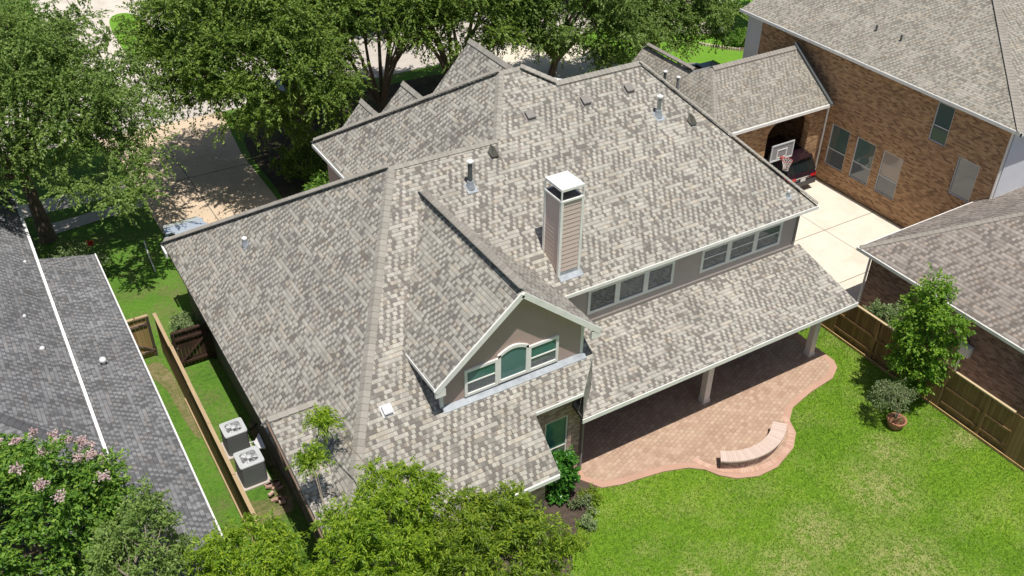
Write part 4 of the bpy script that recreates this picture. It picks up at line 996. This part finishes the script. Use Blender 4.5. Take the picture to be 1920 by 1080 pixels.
    pl = MB(); pl.box((-.16, -hl - .05, bz - .40), (.16, -hl - .02, bz - .24)); pl.build('number_plate', LGREY, c)
    c.location = loc; c.rotation_euler = (0, 0, rot)
    return c
def m_paint(name, c, rough=.22):
    t = NT(name); t.color(c); t.rough(rough); t.b.inputs['Coat Weight'].default_value = .6; t.b.inputs['Coat Roughness'].default_value = .05
    t.b.inputs['Metallic'].default_value = .2; return t.m
car('parked_suv', 'near-black sport utility vehicle with red tail lamps under the brick arch', 'car', (32.90, 29.45, .012), 0, m_paint("maroon_paint", (.022, .010, .016)))
BLK = m_paint("black_paint", (.010, .011, .014), .12)
car('parked_car', 'black car parked on the street in the shade of the trees', 'car', (16.4, 48.6, .012), rad(-90), BLK, False, 4.7, 1.85, 1.45)
car('parked_car', 'black car behind the drive-through roof on the side near the trees', 'car', (33.6, 39.2, .012), rad(0), BLK, True, 4.5, 1.85, 1.6)
car('parked_car', 'black car behind the drive-through roof next to the pale brick house wall', 'car', (36.6, 38.6, .012), rad(0), BLK, True, 4.5, 1.85, 1.6)
car('parked_car', 'pale silver car on the front driveway, mostly hidden by the house eave', 'car', (6.35, 36.0, .012), rad(0), m_paint("silver_blue_paint", (.50, .56, .64), .15), False, 4.6, 1.8, 1.4)

# ------------------------------------------------------------------ vegetation
def leaf_mesh(name, P, Ax, Wd, Ln, Wt, mat, parent, fold=.15):
    """one mesh of diamond leaves: centres P, axis Ax, side Wd, length Ln, width Wt (numpy arrays)"""
    n = len(P); N = np.cross(Ax, Wd)
    L = Ln[:, None] / 2; W = Wt[:, None] / 2
    v = np.empty((n, 4, 3)); v[:, 0] = P - Ax * L; v[:, 1] = P + Wd * W + N * W * fold - Ax * L * .1; v[:, 2] = P + Ax * L; v[:, 3] = P - Wd * W + N * W * fold - Ax * L * .1
    off = np.array(parent.location) if parent is not None else 0
    o = parent.parent if parent is not None else None
    while o is not None: off = off + np.array(o.location); o = o.parent
    v = v.reshape(-1, 3) - off
    me = bpy.data.meshes.new(name); me.vertices.add(n * 4); me.vertices.foreach_set('co', v.ravel().astype(np.float32))
    me.loops.add(n * 4); me.loops.foreach_set('vertex_index', np.arange(n * 4, dtype=np.int32))
    me.polygons.add(n); me.polygons.foreach_set('loop_start', np.arange(0, n * 4, 4, dtype=np.int32))
    try: me.polygons.foreach_set('loop_total', np.full(n, 4, dtype=np.int32))
    except Exception: pass
    me.materials.append(mat); me.update(calc_edges=True); me.validate()
    ob = bpy.data.objects.new(name, me); COL.objects.link(ob)
    if parent is not None: ob.parent = parent
    return ob
def nrm(a): return a / np.maximum(np.linalg.norm(a, axis=1, keepdims=True), 1e-6)

def sprigs(rng, C, rad_c, nspr, nlf, leafL, leafW, flat_=.7, droop=.25, up=.25):
    """feathery foliage: from every cluster centre radiate sprigs carrying leaves"""
    K = len(C); c = np.repeat(C, nspr, axis=0); rc = np.repeat(rad_c, nspr)
    d = rng.normal(size=(K * nspr, 3)); d[:, 2] = d[:, 2] * flat_ + up; d = nrm(d)
    st = c + d * (rc * rng.uniform(.0, .45, K * nspr))[:, None] + rng.normal(size=c.shape) * .10 * rc[:, None]
    ln = rc * rng.uniform(.45, .85, K * nspr)
    t = (np.tile(np.arange(nlf), K * nspr) + rng.uniform(0, 1, K * nspr * nlf)) / nlf
    S = np.repeat(st, nlf, axis=0); D = np.repeat(d, nlf, axis=0); Lr = np.repeat(ln, nlf)
    P = S + D * (Lr * t)[:, None]; P[:, 2] -= droop * Lr * t * t
    P += rng.normal(size=P.shape) * .035
    Dn = D.copy(); Dn[:, 2] -= 2 * droop * t; ax = nrm(Dn + rng.normal(size=D.shape) * .55)
    upv = np.array([0, 0, 1.0]) + rng.normal(size=D.shape) * .45; wd = nrm(np.cross(ax, upv))
    n = len(P); return P, ax, wd, leafL * rng.uniform(.65, 1.3, n), leafW * rng.uniform(.7, 1.25, n)

def crown_centres(rng, n, c, r, top=.55, mind=.9, shell=.45):
    """cluster centres in an uneven ellipsoid, favouring the outer shell"""
    out = []; ph = rng.uniform(0, 6.28, 6)
    for _ in range(n * 40):
        d = rng.normal(size=3); d /= np.linalg.norm(d)
        if d[2] < -top: continue
        az = math.atan2(d[1], d[0]); k = 1 + .14 * math.sin(2 * az + ph[0]) + .10 * math.sin(3 * az + ph[1]) + .10 * math.sin(5 * az + 3 * d[2] + ph[2])
        f = rng.uniform(shell, 1.0) ** .5 * k; p = np.array(c) + d * np.array(r) * f
        if all(np.linalg.norm(p - q) > mind for q in out): out.append(p)
        if len(out) >= n: break
    return np.array(out)

def limbs(mb, rng, base, trunk_top, C, r0, nl=7, r1=.07, forks=True):
    base, tt = Vector(base), Vector(trunk_top)
    mid = (base + tt) / 2 + Vector(rng.normal(size=3) * .12); mid.z = (base.z + tt.z) / 2
    mb.tube([base - Vector((0, 0, .15)), base + Vector((0, 0, .25)), mid, tt], [r0 * 1.5, r0 * 1.1, r0 * .9, r0 * .75], 10)
    order = rng.permutation(len(C)); main = [Vector(C[i]) for i in order[:nl]]
    for m_ in main:
        a = tt.lerp(m_, .35) + Vector((0, 0, .25)) + Vector(rng.normal(size=3) * .15); e = tt.lerp(m_, .9)
        mb.tube([tt - Vector((0, 0, .3)), a, tt.lerp(m_, .65) + Vector((0, 0, .25)), e], [r0 * .55, r0 * .38, r0 * .24, r0 * .1], 7)
        near = sorted(range(len(C)), key=lambda i: (Vector(C[i]) - m_).length)[1:6]
        for i in near:
            q = Vector(C[i]); s_ = tt.lerp(m_, .55) + Vector((0, 0, .2))
            mb.tube([s_, s_.lerp(q, .5) + Vector(rng.normal(size=3) * .15), q], [r0 * .22, r0 * .13, r0 * .05], 5)

def tree(name, label, cat, base, cc, cr, n, mats, seed, trunk_r=.2, rc=(.7, 1.1), nspr=26, nlf=14, leaf=(.15, .075), bark=None, fork=None, mind=.9, group=None, droop=.25, nl=7, top=.55, extra=None, shell=.45, tips=None):
    rng = np.random.default_rng(seed); t = thing(name, label, cat, base, group)
    C = crown_centres(rng, n, cc, cr, top, mind, shell)
    if extra is not None: C = np.vstack([C, np.array(extra)])
    C0 = C
    if tips is not None: C = np.vstack([C, np.array(tips)])
    rr = rng.uniform(rc[0], rc[1], len(C))
    P, ax, wd, L, W = sprigs(rng, C, rr, nspr, nlf, leaf[0], leaf[1], droop=droop)
    leaf_mesh('crown', P, ax, wd, L, W, mats, t)
    mb = MB(); tt = fork or (base[0] * .5 + cc[0] * .5, base[1] * .5 + cc[1] * .5, max(cc[2] - cr[2] * .8, base[2] + .4))
    limbs(mb, rng, base, tt, C0, trunk_r, nl)
    for q in (tips or []):
        s_ = Vector(min(C0.tolist(), key=lambda c_: (Vector(c_) - Vector(q)).length)); e_ = Vector(q)
        mb.tube([s_, s_.lerp(e_, .5) + Vector((0, 0, .08)), e_], [.012, .009, .004], 5)
    mb.build('trunk', bark or BARK, t)
    return t

LF_OAK = m_leaf("oak_leaves", [(0.062, 0.111, 0.019), (0.111, 0.187, 0.029), (0.190, 0.278, 0.042), (0.291, 0.376, 0.065)], .30)
LF_OAK2 = m_leaf("grey_green_leaves", [(0.078, 0.132, 0.028), (0.130, 0.211, 0.041), (0.190, 0.281, 0.062), (0.293, 0.387, 0.102)], .30)
LF_LIGHT = m_leaf("bright_elm_leaves", [(0.077, 0.158, 0.009), (0.157, 0.268, 0.015), (0.259, 0.379, 0.022), (0.415, 0.510, 0.041)], .38)
LF_ELMD = m_leaf("elm_leaves", [(0.071, 0.130, 0.010), (0.126, 0.206, 0.014), (0.212, 0.302, 0.022), (0.339, 0.411, 0.034)], .36)
LF_MYR = m_leaf("myrtle_leaves", [(0.054, 0.128, 0.017), (0.093, 0.203, 0.024), (0.155, 0.297, 0.034), (0.310, 0.432, 0.061)], .32)
LF_YNG = m_leaf("young_tree_leaves", [(0.069, 0.168, 0.015), (0.125, 0.252, 0.022), (0.211, 0.349, 0.031), (0.308, 0.448, 0.050)], .35)
LF_OLV = m_leaf("olive_leaves", [(.09, .13, .045), (.14, .19, .07), (.21, .26, .12), (.28, .33, .17)], .25)
LF_GLS = m_leaf("glossy_leaves", [(.025, .10, .014), (.05, .17, .020), (.08, .24, .03), (.15, .34, .05)], .25, .3)
LF_VAR = m_leaf("variegated_leaves", [(.07, .13, .03), (.13, .21, .06), (.24, .31, .13), (.38, .43, .24)], .25)
LF_RED = m_leaf("red_petals", [(.45, .02, .03), (.65, .05, .06)], .2)
LF_PINK = m_leaf("pink_petals", [(.46, .28, .31), (.58, .42, .43), (.62, .52, .48)], .2)
LF_PALM = m_leaf("palm_leaves", [(.10, .16, .03), (.18, .26, .05), (.28, .36, .10)], .25)

# street trees in front of the house
G1 = 'mature trees in the front yards'
kw = dict(group=G1, mind=.95, shell=.25, leaf=(.135, .068), nspr=38, nlf=26, droop=.3)
tree('shade_tree', 'big shade tree at the left whose crown covers the sidewalk and whose trunk leans', 'tree', (1.15, 40.6, 0), (.3, 41.2, 6.5), (4.5, 6.8, 3.4), 175, LF_OAK2, 11, .30, (.9, 1.4), fork=(1.0, 41.3, 3.2), nl=10, extra=[(5.0, 37.6, 5.0), (5.6, 38.8, 5.4), (4.9, 36.4, 4.6), (4.3, 35.8, 4.3), (5.2, 40.4, 5.8), (3.2, 35.4, 4.4), (2.2, 35.8, 4.6), (4.3, 38.6, 5.8), (4.2, 37.2, 5.2), (5.9, 37.4, 4.7), (5.2, 41.6, 6.6), (5.9, 40.2, 6.2), (4.9, 43.2, 7.0), (6.3, 38.7, 5.6), (5.0, 39.6, 6.3), (4.4, 40.6, 6.9), (6.2, 41.2, 6.9), (5.9, 43.6, 7.2), (6.7, 42.3, 6.5), (6.7, 40.2, 6.1), (5.4, 45.4, 7.7), (3.6, 34.2, 4.4), (4.6, 34.8, 4.2)], **kw)
tree('shade_tree', 'dense dark shade tree between front driveway and house corner', 'tree', (14.2, 42.2, 0), (11.9, 41.2, 6.5), (4.1, 5.4, 3.9), 165, LF_OAK, 12, .30, (.9, 1.35), fork=(14.0, 42.8, 2.2), nl=10, extra=[(10.9, 38.8, 4.2), (11.6, 38.3, 4.0), (12.6, 38.2, 3.4), (10.4, 39.2, 4.6), (9.5, 40.2, 5.2), (8.9, 41.5, 6.0), (8.2, 43.6, 7.3), (8.6, 42.3, 6.8), (8.3, 45.0, 7.8), (7.6, 41.9, 6.8), (7.5, 44.3, 7.5), (7.2, 43.0, 6.9), (8.0, 40.6, 5.9)], **kw)
tree('shade_tree', 'shade tree with several bare forking stems behind the two small gables', 'tree', (18.6, 43.2, 0), (18.7, 43.9, 7.9), (3.7, 4.2, 2.9), 95, LF_OAK, 13, .22, (.9, 1.3), fork=(18.5, 43.3, 1.3), nl=9, extra=[(19.6, 41.6, 5.8), (20.6, 41.8, 5.9), (21.5, 41.4, 6.1), (18.6, 41.4, 6.2)], **kw)
tree('shade_tree', 'shade tree with dark forked trunk rising right behind the tall front gable', 'tree', (22.6, 43.0, 0), (23.4, 42.6, 6.9), (4.1, 4.4, 3.0), 105, LF_OAK, 14, .28, (.9, 1.3), fork=(22.6, 42.9, 1.9), nl=9, **kw)
tree('shade_tree', 'shade tree standing behind the dip between the two roof ridges', 'tree', (28.2, 42.2, 0), (28.6, 41.2, 5.4), (4.2, 4.2, 3.4), 120, LF_OAK2, 15, .24, (.85, 1.25), nl=9, extra=[(26.0, 40.2, 4.9), (26.9, 39.4, 4.6), (28.0, 38.5, 4.2), (29.5, 38.0, 4.0), (31.0, 37.8, 4.1), (27.4, 40.6, 4.3), (25.2, 41.0, 5.6)], **kw)
tree('shade_tree', 'olive green shade tree nearest the drive-through roof', 'tree', (34.6, 41.6, 0), (34.2, 40.4, 5.0), (3.5, 3.6, 3.0), 92, LF_OAK2, 16, .24, (.8, 1.2), nl=9, **kw)
tree('shade_tree', 'dark leafy tree left of the small palm, above the bright front lawn', 'tree', (41.4, 50.2, 0), (40.4, 49.4, 4.6), (3.2, 3.2, 3.2), 70, LF_OAK, 17, .2, (.85, 1.2), **kw)
tree('shade_tree', 'dark leafy tree right of the small palm beside the pale wall', 'tree', (47.6, 45.4, 0), (47.2, 45.2, 4.0), (2.6, 2.8, 3.0), 55, LF_OAK, 18, .18, (.8, 1.15), **kw)
G2 = 'trees across the street'
tp = tree('street_tree', 'tree across the street behind the left front yard', 'tree', (17.5, 60, 0), (17.5, 60, 6.5), (4.8, 4.2, 3.8), 84, LF_OAK, 21, .25, (.95, 1.4), 24, 13, (.25, .13), group=G2, mind=1.15)
for (x, y, a, s_, lb) in ((22.0, 58.0, 4.4, .95, 'tree at the far kerb behind the two small gables'), (31.0, 57.6, 1.7, 1.0, 'tree at the far kerb behind the tallest roof peak'), (37.6, 57.2, 3.0, .9, 'tree at the far kerb behind the right end of the large ridge'), (-3.5, 62, 1.1, 1.05, 'tree across the street at the far left corner of the view'), (26.5, 58.6, 2.3, 1.05, 'tree across the street behind the tall front gable'), (34.5, 61, 3.9, 1.0, 'tree across the street behind the ridge of the large roof'), (42.5, 64, 5.1, .95, 'tree across the street left of the distant grey roof')):
    dup(tp, (x, y, 0), a, s_, lb)

# trees behind the house
G3 = 'bright feathery trees behind the house'
ek = dict(group=G3, mind=.54, bark=BARK_P, droop=.45, shell=.2)
tree('elm_tree', 'bright yellow-green feathery tree leaning over the rear roof corner, left of centre', 'tree', (5.6, 12.9, 0), (5.25, 14.1, 4.3), (1.75, 1.6, 1.75), 74, LF_LIGHT, 31, .13, (.38, .62), 28, 17, (.125, .036), nl=10,
     extra=[(5.75, 15.6, 5.7), (5.5, 15.4, 5.5), (6.5, 15.1, 5.7), (6.8, 14.9, 5.5), (4.4, 15.4, 4.9), (4.9, 15.3, 5.2), (6.1, 15.2, 5.5), (6.6, 14.6, 5.4), (5.6, 15.0, 5.4), (6.3, 15.6, 5.3)], tips=[(4.68, 17.1, 5.45), (4.66, 17.1, 5.45), (4.74, 17.05, 5.4), (5.49, 18.2, 5.5), (5.46, 18.2, 5.5), (5.50, 18.12, 5.5)], **ek)
tree('elm_tree', 'yellow-green feathery tree between rear brick wall and lawn, darker inside', 'tree', (8.2, 12.2, 0), (7.6, 12.8, 4.0), (1.7, 1.5, 1.6), 66, LF_ELMD, 32, .13, (.38, .62), 28, 17, (.125, .036), nl=10, extra=[(7.45, 14.0, 5.4), (7.55, 13.8, 5.2), (8.35, 13.4, 5.5), (8.5, 13.2, 5.2), (7.0, 14.3, 5.1), (6.8, 13.9, 4.8), (8.0, 13.7, 5.2), (8.7, 12.9, 4.7), (7.2, 13.6, 5.2), (7.8, 13.9, 4.9)], **ek)
tree('elm_tree', 'bright feathery tree over the end of the narrow side fence', 'tree', (2.7, 15.2, 0), (2.35, 15.9, 3.8), (1.25, 1.3, 1.4), 46, LF_LIGHT, 33, .11, (.38, .62), 28, 17, (.125, .036), nl=9, **ek)
tree('small_tree', 'dull grey-green airy tree over the lower grey roof', 'tree', (.2, 14.6, 0), (.25, 16.9, 4.5), (1.1, 1.3, 1.2), 34, LF_OAK2, 34, .10, (.36, .58), 26, 13, (.10, .045), mind=.5, bark=BARK_P, nl=8)
cm = tree('crape_myrtle', 'leafy green tree with pink flower clusters over the dark grey roof', 'tree', (-2.0, 18.5, 0), (-1.7, 19.7, 4.2), (1.9, 2.0, 1.8), 84, LF_MYR, 35, .12, (.40, .66), 30, 14, (.12, .06), mind=.5, nl=8, extra=[(-1.5, 21.8, 5.0), (-1.8, 22.0, 4.9)])
rng = np.random.default_rng(77)
fc = np.array([(-.35, 21.0, 5.3), (-.15, 20.5, 5.5), (.05, 20.6, 5.2), (.2, 20.2, 5.0), (-.7, 21.4, 5.3), (-1.1, 21.2, 5.7), (-.3, 19.4, 6.0), (-1.2, 18.6, 6.3), (-.9, 18.1, 6.2), (.0, 19.8, 5.6), (-1.5, 20.6, 6.1), (-.6, 20.2, 6.0), (-.1, 21.2, 4.9), (-1.6, 19.4, 6.3), (-1.0, 19.6, 6.3), (-1.9, 21.0, 5.9), (.1, 18.9, 5.6)])
P, ax, wd, L, W = sprigs(rng, fc, np.full(len(fc), .15), 14, 8, .06, .05, droop=0); leaf_mesh('flowers', P, ax, wd, L, W, LF_PINK, cm)

# young tree and pot plant on the lawn
tree('young_tree', 'young upright bright green tree on the lawn in front of the fence', 'tree', (25.35, 14.3, 0), (25.35, 14.4, 2.85), (1.0, 1.0, 2.1), 62, LF_YNG, 41, .07, (.32, .55), 26, 12, (.11, .06), mind=.36, nl=10, top=.95, fork=(25.4, 14.4, .9), shell=.2,
     extra=[(25.5, 14.7, 5.0), (25.7, 14.4, 4.6), (25.2, 14.6, 4.7)])
pot = thing('flower_pot', 'round terracotta bowl planter on the lawn', 'planter', (24.0, 13.62, 0))
b = MB(); b.lathe((24.0, 13.62, 0), [(.20, 0), (.27, .12), (.31, .28), (.335, .30), (.335, .36), (.29, .36), (.27, .24)], 24); b.build('bowl', TERRA, pot, smooth=False)
b = MB(); b.lathe((24.0, 13.62, .26), [(.275, 0), (.10, .03), (.01, .035)], 20); b.build('soil', SOIL, pot)
ot = tree('potted_tree', 'small grey-green olive tree staked in the terracotta bowl', 'tree', (24.0, 13.65, .28), (23.85, 13.95, 1.25), (.72, .50, .36), 22, LF_OLV, 42, .022, (.20, .34), 15, 10, (.075, .030), mind=.26, nl=8, bark=BARK_P, fork=(24.0, 13.7, .9))
b = MB(); b.tube([(24.03, 13.72, .28), (24.05, 13.74, 1.35)], .018, 6); b.build('stake', WHITEM, ot)
b = MB()
rng = np.random.default_rng(5); fcs = np.array([(24.0, 13.6, .30), (23.88, 13.66, .3), (24.1, 13.55, .3)])
P, ax, wd, L, W = sprigs(rng, fcs, np.full(3, .13), 14, 6, .07, .02, droop=0, up=.8); leaf_mesh('weeds', P, ax, wd, L, W, LF_VAR, pot)

# shrubs
def shrub(name, label, c, r, n, mat, seed, leaf=(.09, .05), rc=(.22, .36), mind=.2, cat='shrub', nspr=20, nlf=9, group=None):
    rng = np.random.default_rng(seed); t = thing(name, label, cat, (c[0], c[1], 0), group)
    C = crown_centres(rng, n, c, r, .8, mind, .3); rr = rng.uniform(rc[0], rc[1], len(C))
    P, ax, wd, L, W = sprigs(rng, C, rr, nspr, nlf, leaf[0], leaf[1], droop=.15, up=.35); leaf_mesh('foliage', P, ax, wd, L, W, mat, t)
    mb = MB()
    for k in range(6):
        q = Vector(C[k % len(C)]); mb.tube([(c[0] + .05 * math.cos(k), c[1] + .05 * math.sin(k), 0), Vector((c[0], c[1], c[2] * .5)).lerp(q, .4), q], [.025, .018, .008], 5)
    mb.build('stem', BARK, t); return t
shrub('round_shrub', 'rounded shrub with pale variegated leaves behind the dark brown gate', (4.45, 30.6, .62), (.50, .60, .55), 34, LF_VAR, 51, (.09, .045), (.16, .28), .16)
rb = shrub('rose_bush', 'loose flowering bush with one red bloom at the grey roof corner', (1.7, 36.9, .7), (1.1, 1.0, .6), 34, LF_VAR, 52, (.10, .05), (.25, .42), .32)
rng = np.random.default_rng(3)
P, ax, wd, L, W = sprigs(rng, np.array([(2.5, 37.3, 1.2)]), np.array([.12]), 12, 6, .09, .07, droop=0); leaf_mesh('bloom', P, ax, wd, L, W, LF_RED, rb)
shrub('corner_shrub', 'bright green shrub against the taupe house corner', (12.1, 35.7, 1.1), (1.0, 1.4, .95), 44, LF_MYR, 53, (.13, .06), (.3, .5), .32)
shrub('glossy_shrub', 'tall glossy deep green shrub at the foot of the brick bay', (12.3, 16.9, .85), (.42, .45, .85), 40, LF_GLS, 54, (.12, .07), (.2, .32), .2)
for k, (x, y, z, r_, mt, lb) in enumerate(((12.55, 15.95, .25, .42, LF_OLV, 'sprawling greyish shrub in the mulch bed by the patio corner'), (13.0, 16.25, .2, .30, LF_ELMD, 'small brownish green plant right beside the patio edge'), (12.35, 15.35, .16, .22, LF_VAR, 'small pale silvery plant at the lawn edge of the bed'), (11.3, 14.95, .18, .28, LF_LIGHT, 'small yellow-green plant at the pointed end of the bed'), (11.75, 14.9, .14, .18, LF_LIGHT, 'tiny yellow plant alone at the lawn edge'))):
    shrub('bed_plant', lb, (x, y, z), (r_, r_, z), 10, mt, 60 + k, (.07, .035), (.14, .22), .1, 'plant', 14, 7)
shrub('shade_shrub', 'dark shrub in the shade at the far end of the covered patio', (25.1, 19.6, .5), (.55, .6, .5), 24, LF_OAK, 70, (.09, .05), (.2, .32), .2)
shrub('fence_shrub', 'pale green bush showing over the fence against the garage wall', (26.95, 17.0, 1.15), (.5, 1.0, .75), 30, LF_VAR, 71, (.10, .04), (.22, .35), .25)
shrub('yard_shrub', 'low bush below the shade tree trunk on the front lawn', (13.0, 40.2, .8), (1.6, 1.2, .7), 34, LF_OAK, 72, (.14, .07), (.35, .55), .4)
shrub('border_shrub', 'low green shrubs behind the stone edging of the bright lawn', (43.7, 42.9, .4), (1.3, 1.0, .45), 30, LF_MYR, 73, (.12, .06), (.25, .4), .3)

# palm
pa = thing('palm_tree', 'small palm with pale arching fronds near the stone edged bed', 'palm', (43.9, 44.4, 0))
b = MB(); b.tube([(43.9, 44.4, 0), (43.9, 44.4, 1.3)], [.20, .16], 10); b.build('trunk', BARK, pa)
rng = np.random.default_rng(9)
for k in range(14):
    a = k * 2.4; el = rad(20 + 45 * rng.random()); Ls = 1.5 * rng.uniform(.8, 1.1); P = []; AX = []; WD = []; LL = []
    h = np.array([math.cos(a), math.sin(a), 0])
    for i in range(22):
        t = (i + 2) / 24; p = np.array([43.9, 44.4, 1.35]) + h * Ls * t * math.cos(el) + np.array([0, 0, Ls * (t * math.sin(el) - .75 * t * t)])
        sd2 = np.array([-h[1], h[0], 0])
        for s_ in (-1, 1):
            d = sd2 * s_ * .85 + h * .5 + np.array([0, 0, .1 - .3 * t]); d /= np.linalg.norm(d); l = .42 * math.sin(math.pi * min(1, .15 + t * .85)) + .06
            P.append(p + d * l / 2); AX.append(d); WD.append(np.cross(d, [0, 0, 1.0])); LL.append(l)
    leaf_mesh('frond', np.array(P), np.array(AX), nrm(np.array(WD)), np.array(LL), np.full(len(P), .06), LF_PALM, pa)

# stone edging
se = MB(); random.seed(4)
for i in range(26):
    t = i / 25; x = 41.1 + 2.6 * t; y = 44.1 - 2.4 * t - 1.0 * math.sin(math.pi * t) * .55; s_ = random.uniform(.07, .13)
    se.obox((x, y, .07), (s_, -.03, 0), (.02, s_ * .8, 0), (0, 0, .09))
tag(se.build('stone_edging', STONE), 'curved row of pale edging stones around the planting bed', 'edging')

# short grass blades on the back lawn: ragged edges and depth
rng = np.random.default_rng(123); n = 130000
X = rng.uniform(11.0, 26.0, n); Y = rng.uniform(6.5, 19.3, n)
def inside(X, Y, poly):
    c = np.zeros(len(X), bool); k = len(poly)
    for i in range(k):
        (x0, y0), (x1, y1) = poly[i], poly[(i + 1) % k]
        if y0 == y1: continue
        t = ((y0 > Y) != (y1 > Y)) & (X < (x1 - x0) * (Y - y0) / (y1 - y0) + x0); c ^= t
    return c
keep = ~inside(X, Y, [(x + (0.03 if x > 18 else 0), y) for x, y in pat]) & ~((X < 13.6) & (Y > 16.3)) & ~((X < 12.6) & (Y > 15.3)) & ~((X < 11.6) & (Y > 14.6))
X, Y = X[keep], Y[keep]; n = len(X); P = np.stack([X, Y, np.full(n, .028)], 1)
ax = nrm(np.stack([rng.normal(size=n) * .6, rng.normal(size=n) * .6, np.full(n, 1.0)], 1)); wd = nrm(np.cross(ax, rng.normal(size=(n, 3))))
LF_GRS = m_leaf("grass_blades", [(.095, .19, .012), (.135, .25, .016), (.19, .315, .025), (.26, .36, .06)], .3)
gr = leaf_mesh('grass', P, ax, wd, rng.uniform(.04, .085, n), rng.uniform(.012, .028, n), LF_GRS, None); gr['kind'] = 'stuff'; gr['label'] = 'short green grass blades on the back lawn'

rng = np.random.default_rng(9); n = 900
X = np.concatenate([rng.uniform(5.7, 10.9, 500), rng.uniform(5.0, 11.0, 400)]); Y = np.concatenate([rng.uniform(33.5, 47, 500), rng.uniform(44, 58, 400)])
P = np.stack([X, Y, np.full(n, .022)], 1); ax = nrm(np.stack([rng.normal(size=n), rng.normal(size=n), rng.normal(size=n) * .1], 1)); wd = nrm(np.cross(ax, np.array([0, 0, 1.0]) + rng.normal(size=(n, 3)) * .15))
ll = leaf_mesh('leaf_litter', P, ax, wd, rng.uniform(.05, .11, n), rng.uniform(.03, .06, n), m_leaf("dry_leaves", [(.12, .07, .03), (.22, .14, .06), (.30, .22, .10)], .1), None); ll['kind'] = 'stuff'; ll['label'] = 'scattered dry leaves on the front driveway'
